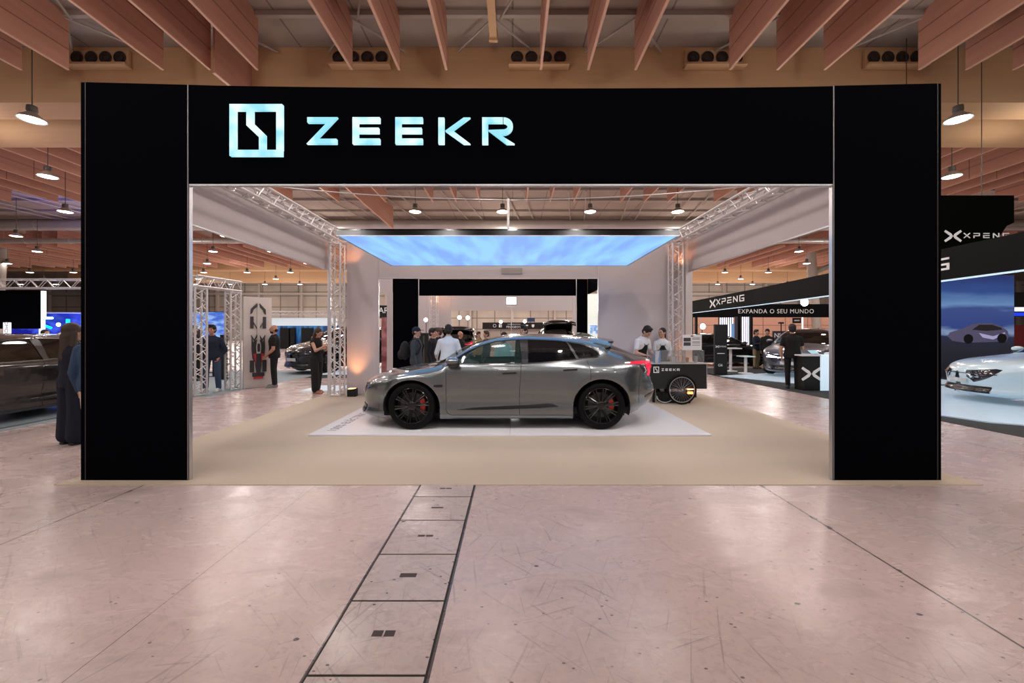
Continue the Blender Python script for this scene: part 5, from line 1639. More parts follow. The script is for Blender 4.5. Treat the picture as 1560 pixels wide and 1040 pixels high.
# ------------------------------------------------------------------ left: lattice gate, racing car panel
g0, g1 = Vector((X(302, 9.3), 9.3, 0.02)), Vector((X(355, 10.25), 10.25, 0.02))
truss('lattice_gate_post', 'aluminium lattice post just inside the left pillar, in front of the man in jeans', g0, g0 + Vector((0, 0, 2.53)), up=(.45, .9, 0), pitch=.34, cat='truss')
truss('lattice_gate_post', 'aluminium lattice post beside the racing car panel', g1, g1 + Vector((0, 0, 2.53)), up=(.45, .9, 0), pitch=.34, cat='truss')
dd = (g1 - g0).normalized()
truss('lattice_gate_beam', 'aluminium lattice beam lying on the two posts at left', g0 + Vector((0, 0, 2.68)) - dd * .14, g1 + Vector((0, 0, 2.68)) + dd * .14, pitch=.30)
pA, pB = Vector((X(371, 10.42), 10.42, 0.004)), Vector((X(414, 11.0), 11.0, 0.003))
pv = pB - pA; PW = pv.length; pang = math.atan2(pv.y, pv.x)
t = thing('racing_car_panel', 'tall white panel showing a dark and red racing car from above, left opening', 'display panel', pA, pang)
b = MB(); b.box(0, PW, 0, .06, 0, 2.45); b.build('board', mat('warm_white_board', (.66, .60, .57), rough=.6), t, bevel=.004)
M_rc = mat('racing_dark', (.05, .05, .055), rough=.4); M_rcred = mat('racing_red', (.6, .05, .06), rough=.4); M_rcw = mat('racing_white', (.6, .58, .56), rough=.4)
cxp = PW * .50
def rc(nm, polys, m, y0=-.03, par=t):
    b = MB()
    for p in polys: b.prism([(cxp + a * .82, c) for a, c in p], y0, -.001)
    return b.build(nm, m, par)
def mir(p): return [(-a, c) for a, c in p]
rc('tyre', [[(-.235, 1.60), (-.145, 1.60), (-.145, 1.92), (-.235, 1.92)]], M_rc); rc('tyre', [[(.235, 1.60), (.145, 1.60), (.145, 1.92), (.235, 1.92)]], M_rc)
rc('tyre', [[(-.245, .42), (-.13, .42), (-.13, .74), (-.245, .74)]], M_rc); rc('tyre', [[(.245, .42), (.13, .42), (.13, .74), (.245, .74)]], M_rc)
rc('nose', [[(-.03, 1.10), (.03, 1.10), (.045, 1.7), (.03, 2.22), (0, 2.28), (-.03, 2.22), (-.045, 1.7)]], M_rcw, -.035)
wing = [(-.04, 2.28), (-.22, 2.12), (-.23, 1.98), (-.18, 2.02), (-.15, 2.10), (-.03, 2.20)]
rc('front_wing', [wing, mir(wing)], M_rc, -.032)
rods = [(-.04, 1.62), (-.16, 1.80), (-.16, 1.77), (-.04, 1.58)]
rods2 = [(-.03, 1.45), (-.12, 1.30), (-.21, 1.42), (-.21, 1.38), (-.12, 1.26), (-.03, 1.38)]
rc('suspension', [rods, mir(rods), rods2, mir(rods2)], M_rc, -.028)
pod = [(-.06, 1.30), (-.16, 1.22), (-.19, 1.36), (-.20, 1.05), (-.17, .80), (-.10, .70), (-.05, .74)]
rc('side_pods', [pod, mir(pod)], M_rc, -.03)
rc('cockpit', [[(-.06, .92), (.06, .92), (.075, 1.1), (.05, 1.24), (-.05, 1.24), (-.075, 1.1)]], M_rcw, -.04)
rc('seat_opening', [[(-.035, .97), (.035, .97), (.045, 1.1), (.03, 1.19), (-.03, 1.19), (-.045, 1.1)]], M_rc, -.045)
rc('engine_cover', [[(-.07, .92), (.07, .92), (.09, .6), (.05, .4), (-.05, .4), (-.09, .6)]], M_rc, -.042)
redp = [(-.16, .92), (-.08, .92), (-.085, .66), (-.13, .78)]
rc('red_cover', [redp, mir(redp)], M_rcred, -.044)
rc('rear_wing', [[(-.17, .30), (.17, .30), (.17, .40), (-.17, .40)]], M_rc, -.05)
rc('red_tail', [[(-.14, .24), (.14, .24), (.13, .30), (-.13, .30)]], M_rcred, -.04)

M_pale_carpet = mat('pale_blue_carpet', (.30, .36, .40), rough=.9, bump=.2, bscale=200)
b = MB(); b.prism([(-16, 9.1), (-7.1, 9.1), (-6.95, 11.2), (-6.9, 15.5), (-16, 15.5)], 0, .003, plane='xy')
tag(b.build('carpet', M_pale_carpet), 'pale blue-grey carpet beyond the lattice gate at left', 'carpet')
t = thing('led_screen', 'large bright blue screen with dark streaks behind the man in jeans', 'screen', (X(322, 14.5), 14.5, .003))
b = MB(); b.box(-1.5, .52, 0, .08, 1.22, 2.26); b.build('frame', M_black, t)
b = MB(); b.box(-1.48, .50, -.006, -.0005, 1.24, 2.24); b.build('display', emis_noise('blue_screen', rgb(60, 110, 225), rgb(150, 185, 245), .75, .95, 2.2, (1.0, 1, 3.0)), t)
b = MB(); b.box(-.7, -.6, .02, .06, 0, 1.22); b.box(.2, .3, .02, .06, 0, 1.22); b.box(-.8, .4, -.1, .2, 0, .03); b.build('stand', M_black, t)
for px, d, w_, h_, lb in ((341, 12.6, .10, 1.42, 'slim black post between lattice post and blue screen'), (333, 13.4, .28, 1.05, 'low black pedestal below the blue screen'), (297.5, 13.4, .3, 1.6, 'tall black pedestal at the edge of the left opening')):
    b = MB(); b.box(-w_ / 2, w_ / 2, -.1, .1, .02, h_); b.box(-w_ / 2 - .08, w_ / 2 + .08, -.2, .2, 0, .02)
    tag(b.build('pedestal', M_black, None, (X(px, d), d, .003), bevel=.005), lb, 'pedestal')

# black car and white fascia beyond
b = MB(); b.prism([(-6.85, 12.9), (-2.5, 12.9), (-2.5, 16.3), (-6.85, 16.3)], 0, .003, plane='xy')
tag(b.build('carpet', M_dark_carpet), 'dark grey carpet under the black car in the left opening', 'carpet')
b = MB(); b.prism([(-6.8, 13.9), (-3.8, 13.9), (-3.7, 16.2), (-6.75, 16.2)], .0035, .03, plane='xy')
tag(b.build('display_platform', mat('lit_white_board', (.75, .8, .85), rough=.2, emit=(.6, .75, .9), estr=.35)), 'glowing white board under the black car in the left opening', 'platform')
b = MB(); b.box(-.55, .35, 0, 1.0, 0, .02)
tag(b.build('floor_light_board', mat('lit_white_board', (.8, .8, .8)), None, (X(496, 10.2), 10.0, .001)), 'small bright white board on the floor beside the woman in black', 'floor light')
P_blk = paint('black', (.006, .006, .008), .3, .25)
nd = Vector((math.cos(R(66)), math.sin(R(66)), 0))
car('car', 'black car facing the viewer with number plate, in the left opening', 'car', Vector((X(450, 13.9), 13.9, .031)) + nd * 2.35, R(62), P_blk, scale=(1, 1, 1.2), lamps_on=False, group=None)
def fascia_far(px0, px1, y0, y1, d, name, label, m, cat='fascia', depth=.2, legs=True):
    t = thing(name, label, cat, (X((px0 + px1) / 2, d), d, 0))
    w_ = X(px1, d) - X(px0, d)
    b = MB(); b.box(-w_ / 2, w_ / 2, 0, depth, Z(y1, d), Z(y0, d)); b.build('panel', m, t)
    if legs:
        for sx_ in (-1, 1):
            b = MB(); b.box(sx_ * (w_ / 2 - .12) - .08, sx_ * (w_ / 2 - .12) + .08, .02, depth - .02, 0, Z(y1, d)); b.build('post', M_alu_white, t)
    return t
fascia_far(400, 512, 484, 496, 34, 'lit_fascia', 'long white lit fascia of a far stand in the left opening', mat('lit_fascia_white', (.7, .75, .78), emit=(.55, .75, .85), estr=.45))
truss('truss_beam', 'thin white lattice beam above the far lit fascia in the left opening', (X(396, 33.5), 33.5, Z(477, 33.5)), (X(515, 33.5), 33.5, Z(477, 33.5)), size=.35, pitch=1.2, r=.04)
t = thing('blue_wall', 'deep blue glowing wall under the far lit fascia in the left opening', 'wall panel', (X(455, 36), 36, 0))
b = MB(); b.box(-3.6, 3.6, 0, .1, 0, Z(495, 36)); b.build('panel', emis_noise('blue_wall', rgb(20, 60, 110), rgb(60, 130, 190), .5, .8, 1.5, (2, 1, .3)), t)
for px, w_ in ((437, .9), (447, .5), (470, 1.0)):
    b = MB(); b.box((px - 455) * .06 - w_ / 2, (px - 455) * .06 + w_ / 2, -.3, -.02, 0, 1.9); b.build('dark_display', M_black, t)

# far left: dark saloon, lattice gantry, blue stage
t = thing('display_platform', 'low pale blue platform under the dark saloon car at the left edge', 'platform', (0, 0, 0))
b = MB(); b.prism([(-14, 3.5), (-7.72, 3.5), (-7.72, 9.0), (-14, 9.0)], .0, .03, plane='xy'); b.build('board', mat('pale_board', (.35, .42, .46), rough=.35), t)
b = MB(); b.prism([(-7.86, 3.5), (-7.82, 3.5), (-7.82, 9.0), (-7.86, 9.0)], .0301, .032, plane='xy'); b.build('dark_groove', M_black, t)
P_dark = paint('charcoal', (.006, .006, .007), .1, .2)
car('car', 'very dark grey saloon car cut off by the left edge of the picture', 'car', (-8.98, 6.55, .033), R(90), P_dark, scale=(1, 1, 1))
truss('lattice_gantry', 'aluminium lattice gantry beam crossing above the dark saloon at the left edge', (X(-60, 13), 13, Z(432.5, 13)), (X(215, 13), 13, Z(432.5, 13)), size=.33, pitch=.52)
for px, w in ((-55, 'off the left edge'), (208, 'hidden behind the left black pillar')):
    truss('lattice_gantry_post', f'aluminium lattice post of the gantry, {w}', (X(px, 13), 13, .02), (X(px, 13), 13, Z(441, 13)), size=.30, up=(0, 1, 0), pitch=.5)
b = MB(); b.box(X(-60, 13.3), X(59, 13.3), 13.3, 13.36, 1.62, Z(442, 13.3))
tag(b.build('black_banner', M_black_fabric), 'black banner hanging under the lattice gantry at the left edge', 'banner')
b = MB(); b.box(-.10, .10, 0, .08, 1.95, Z(443, 13.6)); b.box(-.09, .09, .02, .06, 0, 1.95)
tag(b.build('light_bar', mat('led_cyan', (1, 1, 1), emit=(.65, .95, 1.0), estr=1.6, vary=0), None, (X(62, 13.6), 13.6, 0)), 'upright cyan-white light bar beside the black banner', 'light bar')
t = thing('stage', 'stage glowing blue and violet behind the dark saloon car', 'stage', (X(70, 16.5), 16.5, 0))
b = MB(); b.box(-2.0, 1.9, .3, .4, 0, 2.30); b.build('backdrop', emis_noise('stage_blue', rgb(10, 25, 170), rgb(70, 90, 230), .6, 1.0, 1.4, (1, 1, 1.5)), t)  # blue stage light put into the backdrop as its own glow
b = MB()
for xa, za, xb, zb2 in ((-1.55, 0, -1.55, 2.32), (-1.75, 2.34, 1.7, 2.30), (-1.55, 2.30, -.75, 1.95), (1.5, 0, 1.5, 2.30), (-1.55, 1.7, -.2, 1.72)): b.cyl((xa, 0, za), (xb, 0, zb2), .03, n=8)
b.build('tube_frame', M_alu_white, t)
b = MB(); b.box(-1.9, 1.8, -.1, .3, 0, .35); b.build('deck', M_black, t)
M_cy = mat('neon_cyan', (0, .5, 1), emit=(.0, .55, 1.0), estr=2.6, vary=0)
for a_, c_ in (((-.77, 2.08), (.27, 1.68)),):
    b = MB(); b.cyl((a_[0], -.05, a_[1]), (c_[0], -.05, c_[1]), .05, n=8); b.build('neon_tube', M_cy, t)
b = MB(); b.cyl((-.22, .1, 2.10), (.15, .1, 2.10), .05, n=8); b.build('neon_tube', mat('neon_ice', (.5, .9, 1), emit=(.5, .92, 1.0), estr=2.6, vary=0), t)
b = MB(); b.cyl((.98, -.05, 1.80), (.98, -.05, 2.05), .06, n=8); b.build('neon_tube', M_cy, t)
b = MB(); b.ell((.64, -.1, 1.82), (.08, .05, .08)); b.build('stage_lamp', M_headlamp, t)
point('stage_glow', (X(70, 15.5), 15.6, 2.0), 140, (.1, .2, 1.0), .3)
spot('stage_beam', (-27, 25.5, 7.0), (-31.5, 29.0, 11.2), 2300, (.16, .2, 1.0), 62, .9, .1)
t = thing('vertical_sign', 'white glowing upright sign with sideways letters at the left edge', 'sign', (X(9.5, 13.0), 13.0, 0))
b = MB(); b.box(-.11, .11, 0, .05, Z(515, 13), Z(491, 13)); b.build('light_box', mat('sign_white', (1, 1, 1), emit=(.95, .9, 1), estr=1.1, vary=0), t, bevel=.01)
b = MB(); b.box(-.02, .02, .01, .04, 0, Z(515, 13)); b.build('pole', M_black, t)
b = MB(); text_into(b, 'OMODA', .17, Matrix.Translation((0, -.004, Z(503, 13))) @ Matrix.Rotation(R(90), 4, 'X') @ Matrix.Rotation(R(-90), 4, 'Z'), .002, spacing=.95)
b.build('lettering', M_black, t)
# ------------------------------------------------------------------ passage behind the grey car: second black portal and its stand
D2 = 16.5
t = thing('rear_portal', 'second black fabric portal seen through the passage behind the grey car', 'portal', (0, D2, 0))
b = MB(); b.box(X(597, D2), X(637.5, D2), 0, .1, 0, Z(423.5, D2)); b.build('pillar', M_black_fabric, t)
b = MB(); b.box(X(638.5, D2), X(878, D2), 0, .1, Z(450, D2), Z(425, D2)); b.build('header', M_black_fabric, t)
b = MB(); b.box(X(878.3, D2), X(895, D2), -.02, .1, 0, Z(425, D2)); b.build('pillar', M_black_fabric, t)
b = MB(); b.box(X(895.2, D2), X(895.2, D2) + .06, -3.5, -.01, Z(448, D2), Z(425, D2)); b.build('side_header', M_black_fabric, t)
for px in (638.2, 878.0):
    b = MB(); b.box(X(px, D2) - .02, X(px, D2) + .015, -.03, -.021, 0, Z(425, D2)); b.build('edge_profile', M_silver, t)
t = thing('white_room', 'white fabric back wall of the stand behind the second portal, with a wide opening', 'wall panel', (0, 23.5, 0))
d = 23.5
b = MB(); b.box(X(625, d), X(687, d), 0, .06, 0, Z(440, d)); b.build('left_panel', M_fabric, t)
b = MB(); b.box(X(687.2, d), X(872, d), 0, .06, Z(473, d), Z(440, d)); b.build('header_panel', M_fabric, t)
b = MB(); b.box(X(872.2, d), X(890, d), 0, .06, 0, Z(440, d)); b.build('right_panel', M_fabric, t)
truss('truss_tower', 'slender lattice tower inside the second portal, left side', (X(661, 22.8), 22.8, .001), (X(661, 22.8), 22.8, Z(448, 22.8)), size=.45, up=(0, 1, 0), pitch=.5)
spot('uplight_beam', (X(668, 22), 22.2, 3.4), (X(672, 23.5), 23.4, 3.7), 30, (1, .4, .12), 110, 1)
d = 21.0
t = thing('flood_light', 'dazzling rectangular flood light on a stand inside the second portal', 'flood light', (X(779, d), d, 0))
b = MB(); b.box(-.28, .28, 0, .12, Z(464, d), Z(452, d)); b.build('housing', M_black, t)
b = MB(); b.box(-.25, .25, -.012, -.001, Z(463, d), Z(453, d)); b.build('lens', mat('flood_glow', (1, 1, 1), emit=(1, .97, .9), estr=14, vary=0), t)
b = MB(); b.cyl((-.25, .05, Z(467, d)), (.25, .05, Z(467, d)), .02); b.cyl((0, .06, 0), (0, .06, Z(466, d)), .02); b.build('stand', M_alu_white, t)
spot('flood_beam', (X(779, d), d - .1, Z(458, d)), (X(779, d), 10, 0), 350, (1, .95, .88), 120, .7, .15)
for px, py, r, d, lb in ((700, 483.5, .20, 40, 'left one of two round flood lights close together, far behind the second portal'),
                         (712.5, 484, .20, 40, 'right one of two round flood lights close together, far behind the second portal'),
                         (763, 490, .12, 30, 'small bright round lamp left of the blue sign, on the logo banner'),
                         (799.5, 489.5, .12, 30, 'small bright round lamp touching the small blue sign on the logo banner'),
                         (648.5, 487, .10, 20, 'small bright lamp at the left inner edge of the second portal'),
                         (1226, 460, .26, 25.6, 'bright flood light at the end of the slogan beam, right opening'),
                         (1071, 497, .14, 20, 'small warm lamp beside the black totem in the right opening')):
    t = thing('round_flood_light', lb, 'flood light', (X(px, d), d, 0))
    z = Z(py, d)
    b = MB(); b.lathe([(r, .02), (r * 1.15, .03), (r * .8, .18), (.001, .2)], (0, 0, z), 'y', 16, cap=False); b.build('housing', M_black, t, smooth=40)
    b = MB(); b.lathe([(r, .02), (r * .7, -.02), (.001, -.035)], (0, 0, z), 'y', 16, cap=False); b.build('lens', mat('flood_glow', (1, 1, 1)), t, smooth=60)
    b = MB(); b.cyl((0, .1, 0 if d < 25 or d > 26 else z - .05), (0, .1, z if d < 25 or d > 26 else z + .1), .02, n=8); b.build('pole', M_steel_dark, t)
d = 31.0
t = thing('logo_banner', 'long black banner with a row of white car maker marks far behind the second portal', 'banner', (0, d, 0))
b = MB(); b.box(X(735, d), X(880, d), 0, .1, Z(501, d), Z(491, d)); b.build('panel', M_black, t)
b = MB(); text_into(b, 'PEUGEOT', .24, facing((X(782.5, d), -.01, Z(498, d))), .004, sx=1.1)
b.box(X(773, d), X(793, d), -.012, -.002, Z(494, d), Z(493.5, d))
b.box(X(760, d), X(764.5, d), -.012, -.002, Z(498.5, d), Z(493.5, d))
b.lathe([(.10, -.01), (.13, -.01)], (X(753.5, d), 0, Z(496, d)), 'y', 14, cap=False)
b.prism([(X(810, d), Z(494, d)), (X(814, d), Z(494, d)), (X(814, d), Z(497, d)), (X(812, d), Z(499, d)), (X(810, d), Z(497, d))], -.012, -.002)
b.box(X(801, d), X(804.5, d), -.012, -.002, Z(496.3, d), Z(494.6, d))
b.build('marks', M_print_white, t)
b = MB(); b.box(X(745, d), X(745, d) + .1, .12, .2, 0, Z(492, d)); b.box(X(870, d), X(870, d) + .1, .12, .2, 0, Z(492, d)); b.build('posts', M_roof_metal, t)
b = MB(); b.box(X(736, d), X(878, d), .4, .5, 0, Z(501, d))
tag(b.build('low_partition', mat('pale_partition', (.62, .56, .52), rough=.7), None, (0, d, 0)), 'pale low partition under the logo banner', 'partition')
b = MB(); b.box(-.32, .32, 0, .05, Z(490, 33), Z(484, 33)); b.cyl((-.3, .02, Z(490, 33)), (-.3, .02, 0), .02); b.cyl((.3, .02, Z(490, 33)), (.3, .02, 0), .02)
tag(b.build('blue_sign', mat('sign_navy', (.03, .06, .15), rough=.4), None, (X(809, 33), 33, 0)), 'small dark blue sign above the logo banner', 'sign')
car('car', 'black hatchback with raised tailgate, rear to the viewer, left one behind the grey car', 'car', (X(692, 17.3), 20.0, 0), R(-90), P_blk, scale=(1, 1.10, 1.05), hatch_open=True)
car('car', 'black tall car with raised tailgate, rear to the viewer, near right pillar of second portal', 'car', (X(855, 17.3), 20.0, 0), R(-90), P_blk, scale=(1, 1.02, 1.22), hatch_open=True)
# right of it: bright white room corner
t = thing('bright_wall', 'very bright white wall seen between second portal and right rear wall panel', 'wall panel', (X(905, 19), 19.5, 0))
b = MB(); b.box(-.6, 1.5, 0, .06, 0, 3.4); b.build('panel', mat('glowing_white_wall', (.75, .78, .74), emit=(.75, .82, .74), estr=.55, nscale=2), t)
b = MB(); b.box(-.1, 1.2, -.05, -.01, Z(508, 19), Z(495, 19)); b.build('light_blue_display', emis_noise('pale_screen', rgb(110, 150, 220), rgb(210, 230, 255), .8, 1.1, 6), t)
b = MB(); b.prism([(-.6, 0), (1.2, 0), (1.2, .95), (.3, 1.15), (-.25, 1.45), (-.6, 1.5)], 0, .6)
tag(b.build('grey_car_block', mat('grey_green', (.12, .14, .12), rough=.4), None, (X(905, 15), 14.8, 0), bevel=.03), 'grey-green sloping block standing in for a car beside the right pillar of the second portal', 'counter')  # plain block put in for the front of a grey car
# gap at left of the rear passage
t = thing('narrow_fascia', 'pale narrow panel seen in the gap left of the second portal', 'wall panel', (0, 13.0, 0))
d = 13.0
b = MB(); b.box(X(570, d), X(597.5, d), 0, .05, Z(446, d), Z(421, d)); b.build('header', M_fabric, t)
b = MB(); b.box(X(589.5, d), X(598, d), -.01, .04, 0, Z(446, d)); b.build('upright', M_fabric, t)
d = 14.5
t = thing('hanging_sign', 'black sign with white letters AR in the gap left of the second portal', 'sign', (0, d, 0))
b = MB(); b.box(X(572, d), X(590, d), 0, .06, Z(484, d), Z(465, d)); b.cyl((X(574, d), .03, Z(484, d)), (X(574, d), .03, .035), .02); b.build('panel', M_black, t)
b = MB(); text_into(b, 'AR', .30, facing((X(584.5, d), -.006, Z(473, d))), .003); b.build('lettering', M_print_white, t)
b = MB(); b.box(-.10, .10, 0, .05, 0, 2.02)
tag(b.build('red_panel', emis_noise('red_pink', rgb(120, 40, 50), rgb(190, 120, 120), .35, .5, 2.5), None, (X(585.5, 13.6), 13.6, 0)), 'upright pink and red panel in the gap left of the second portal', 'display panel')
t = thing('totem', 'tall black stand beside the man with the backpack', 'totem', (X(646.5, 11.5), 11.5, 0))
b = MB(); b.box(-.13, .13, -.08, .08, .02, 1.48); b.build('body', M_black, t, bevel=.01)
b = MB(); b.box(-.2, .2, -.15, .15, 0, .02); b.build('foot', M_black, t)
b = MB(); b.box(-.02, .02, -.085, -.081, .3, 1.4); b.build('front_groove', M_steel_dark, t)

# ------------------------------------------------------------------ right: neighbouring stand
b = MB(); b.prism([(6.85, 16.5), (6.93, 13.8), (7.1, 9.0), (7.35, 4.4), (26, 4.4), (26, 16.5)], 0, .004, plane='xy')
tag(b.build('carpet', M_dark_carpet), 'dark grey carpet of the neighbouring stand at right', 'carpet')
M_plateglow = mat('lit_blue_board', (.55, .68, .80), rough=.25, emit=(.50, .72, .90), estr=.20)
b = MB(); b.prism([(7.05, 13.4), (8.3, 11.3), (13.5, 11.3), (13.5, 15.4), (9.3, 14.3)], .0045, .025, plane='xy')
tag(b.build('display_platform', M_plateglow), 'pale blue glowing board under the silver car at right', 'platform')
b = MB(); b.prism([(7.7, 8.9), (7.65, 7.05), (7.85, 6.5), (8.3, 6.22), (14, 5.75), (14, 10.9), (8.9, 10.9), (8.9, 9.6)], .0045, .025, plane='xy')
tag(b.build('display_platform', M_plateglow), 'pale blue glowing board under the white car at the right edge', 'platform')
P_silver = paint('silver', (.13, .14, .18), .7, .3); P_white = paint('white', (.55, .72, .82), .0, .3)
nd = Vector((math.cos(R(40)), math.sin(R(40)), 0))
car('car', 'silver-blue car facing the viewer beside the black counter at right', 'car', Vector((X(1203, 12.9), 12.9, .027)) + nd * 2.3, R(40), P_silver, scale=(1, 1, 1.12))
nd = Vector((math.cos(R(-18)), math.sin(R(-18)), 0))
car('car', 'white car with dark headlamp, nose entering at the right edge of the picture', 'car', Vector((X(1462, 8.7), 8.7, .027)) + nd * 2.5, R(-18), P_white, scale=(1.06, 1, 1.05), lamps_on=False)
car('car', 'black car in side view facing right, behind the black totem and tables', 'car', (X(1088, 18.2), 18.2, 0), R(180), P_blk, scale=(1, 1, 1.0))
# black fascia
M_fas = mat('satin_black_board', (.004, .005, .006), rough=.7, spec=.15)
t = thing('black_fascia', 'long black fascia of the neighbouring stand receding at right, with white emblem and lettering', 'fascia', (0, 0, 0))
segs = [((8.62, 4.0), (9.77, 15.9)), ((9.77, 15.9), (10.1, 22.5))]
for (xa, ya), (xb, yb) in segs:
    b = MB(); b.prism([(xa, ya), (xb, yb), (xb + .25, yb), (xa + .25, ya)], 2.6, 3.25, plane='xy'); b.build('board', M_fas, t)
    b = MB(); b.prism([(xa + .02, ya), (xb + .02, yb), (xb + .2, yb), (xa + .2, ya)], 2.585, 2.599, plane='xy'); b.build('light_strip', mat('cool_strip', (1, 1, 1), emit=(.45, .70, .85), estr=.8, vary=0), t)
for (xa, ya) in ((8.72, 4.1), (10.15, 22.4)):
    b = MB(); b.box(xa, xa + .12, ya, ya + .12, 0.005, 2.58); b.build('post', M_black, t)
def side_text(dn, df, z, h, seg):
    (xa, ya), (xb, yb) = seg
    sl = (xb - xa) / (yb - ya); th = math.atan2(-1, -sl)
    Mx = Matrix.Translation((xa + (df - ya) * sl - .004, df, z)) @ Matrix.Rotation(th, 4, 'Z')
    L = (df - dn)
    b = MB(); winged_x(b, h * 1.6, Mx @ Matrix.Translation((h * 1.15, 0, h * .35)), .012); b.build('emblem', M_print_white, t)
    b = MB(); g_ = (L - h * 2.9) / (h * 1.6 * 5 - h * .45)
    wide_word(b, 'XPENG', h, Mx @ Matrix.Translation((h * 2.7, 0, 0)) @ Matrix.Diagonal((g_, 1, 1, 1)), .17, 1.6, .012); b.build('lettering', M_print_white, t)
side_text(16.6, 19.9, 2.83, .27, segs[1])
side_text(8.05, 11.1, 2.80, .25, segs[0])
d = 26.0
t = thing('slogan_beam', 'black beam lettered with a white slogan under the receding fascia at right', 'fascia', (0, d, 0))
b = MB(); b.box(X(1050, d), X(1330, d), 0, .3, Z(483, d), Z(463, d)); b.build('board', M_fas, t)
b = MB(); text_into(b, 'EXPANDA O SEU MUNDO', .40, facing((X(1182, d), -.01, Z(474.3, d))), .004, sx=.98, spacing=1.12); b.build('lettering', M_print_white, t)
for px in (1060, 1320): 
    b = MB(); b.box(X(px, d), X(px, d) + .15, .05, .2, 0, Z(483, d)); b.build('post', M_black, t)
t = thing('warm_wall_sheet', 'added salmon panelling, coloured for warm light on the hall wall, behind the neighbouring stand', 'partition', (0, 40, 0))  # added sheet; its salmon holds the warm light on the hall wall
b = MB(); b.box(X(1052, 40), X(1300, 40), 0, .1, 0, 4.0); b.build('boards', mat('warm_lit_salmon', (.66, .36, .26), rough=.7), t)
b = MB()
for z in (1.3, 2.2, 3.1): b.box(X(1052, 40), X(1300, 40), -.02, -.001, z, z + .04)
for px in range(1060, 1300, 34): b.box(X(px, 40), X(px, 40) + .05, -.02, -.001, 0, 3.99)
b.build('joints', mat('salmon_joint', (.3, .16, .12), rough=.8), t)
t = thing('totem', 'tall black totem with white printed lines in the right opening', 'totem', (X(1097.5, 14), 14.0, .005))
b = MB(); b.box(-.22, .22, -.05, .05, .03, Z(494, 14) - .005); b.build('body', mat('totem_black', (.006, .0065, .008), rough=.6), t, bevel=.005)
b = MB(); b.box(-.32, .32, -.2, .2, 0, .028); b.build('foot', M_black, t)
b = MB(); winged_x(b, .09, Matrix.Translation((-.14, -.051, .99)), .003); wide_word(b, 'XPENG', .045, Matrix.Translation((-.07, -.051, .97)) @ Matrix.Diagonal((.72, 1, 1, 1)), .17, 1.6, .003); b.box(-.14, .12, -.055, -.051, .735, .755)
text_into(b, 'G6', .13, facing((-.03, -.053, .33)), .002); b.build('print', M_print_white, t)
def bar_table(px, d, ztop, w, lb, m=M_white):
    t = thing('bar_table', lb, 'table', (X(px, d), d, .005))
    b = MB(); b.box(-w / 2, w / 2, -.25, .25, ztop - .04, ztop); b.build('tabletop', m, t, bevel=.008)
    b = MB(); b.cyl((0, 0, .02), (0, 0, ztop - .041), .05, n=14); b.build('leg', M_white, t, smooth=40)
    b = MB(); b.cyl((0, 0, 0), (0, 0, .02), .24, n=20); b.build('base', M_white, t, smooth=40)
bar_table(1113, 15.1, .90, .60, 'tall white table next to the black totem')
bar_table(1136, 14.3, .64, .40, 'lower white table right of the tall one', mat('mint_white', (.55, .70, .68), rough=.4))
def led_wall(px0, px1, y0, y1, d, n, lb, col):
    t = thing('light_bar_wall', lb, 'light wall', (X((px0 + px1) / 2, d), d, 0))
    w_ = X(px1, d) - X(px0, d); z0, z1 = Z(y1, d), Z(y0, d)
    b = MB(); b.box(-w_ / 2, w_ / 2, .03, .1, 0, z1); b.build('back', M_black, t)
    for i in range(n):
        x = -w_ / 2 + w_ * (i + .5) / n
        b = MB(); b.box(x - w_ / n * .21, x + w_ / n * .21, 0, .029, max(z0, .1), z1 - .02); b.build('light_bar', col, t)
M_led_v = mat('led_violet', (1, 1, 1), emit=(.85, .80, 1.0), estr=1.6, vary=0)
led_wall(1096, 1118, 483, 517, 21, 7, 'glowing wall of upright white bars, left one in the right opening', M_led_v)
led_wall(1130, 1142.5, 482, 533, 19.5, 4, 'glowing wall of upright violet-white bars, right one in the right opening', M_led_v)
for px0, px1, d, lb in ((1124, 1129.5, 20, 'black pillar between the two glowing bar walls'), (1142.8, 1147, 19.4, 'black pillar right of the glowing bar walls')):
    b = MB(); b.box(X(px0, d), X(px1, d), 0, .3, 0, Z(482, d)); tag(b.build('black_pillar', M_black, None, (0, d, 0)), lb, 'pillar')
b = MB(); b.box(X(1115, 20.5), X(1124, 20.5), 0, .05, 0, Z(493, 20.5)); tag(b.build('blue_display', mat('blue_disp', (.2, .35, .6), emit=(.15, .3, .6), estr=.6), None, (0, 20.5, 0)), 'narrow blue display between the glowing bar walls', 'screen')
d = 19
t = thing('number_sign', 'dark grey sign with white number 4 in the right opening', 'sign', (X(1187, d), d, 0))
b = MB(); b.box(-.28, .28, 0, .08, 0, Z(504, d)); b.build('panel', mat('dark_panel', (.05, .045, .05), rough=.6), t)
b = MB(); text_into(b, 'N\u00ba4', .30, facing((0, -.006, Z(511, d))), .003); b.build('lettering', M_print_white, t)
b = MB(); b.box(-.2, .2, 0, .3, 0, Z(504, 19.2)); tag(b.build('black_cabinet', M_black, None, (X(1201.5, 19.2), 19.2, 0)), 'black upright cabinet right of the number sign', 'cabinet')
d = 30
t = thing('hanging_poster', 'small dark hanging poster above the man at the counter', 'poster', (X(1214, d), d, 0))
b = MB(); b.box(-.32, .32, 0, .04, Z(492, d), Z(484, d)); b.cyl((-.30, .02, Z(484, d)), (-.30, .02, Z(463, d)), .01); b.cyl((.30, .02, Z(484, d)), (.30, .02, Z(463, d)), .01); b.build('board', M_black, t)
b = MB(); b.box(-.2, .2, -.01, -.001, Z(489, d), Z(487, d)); b.build('print_line', M_plate, t)
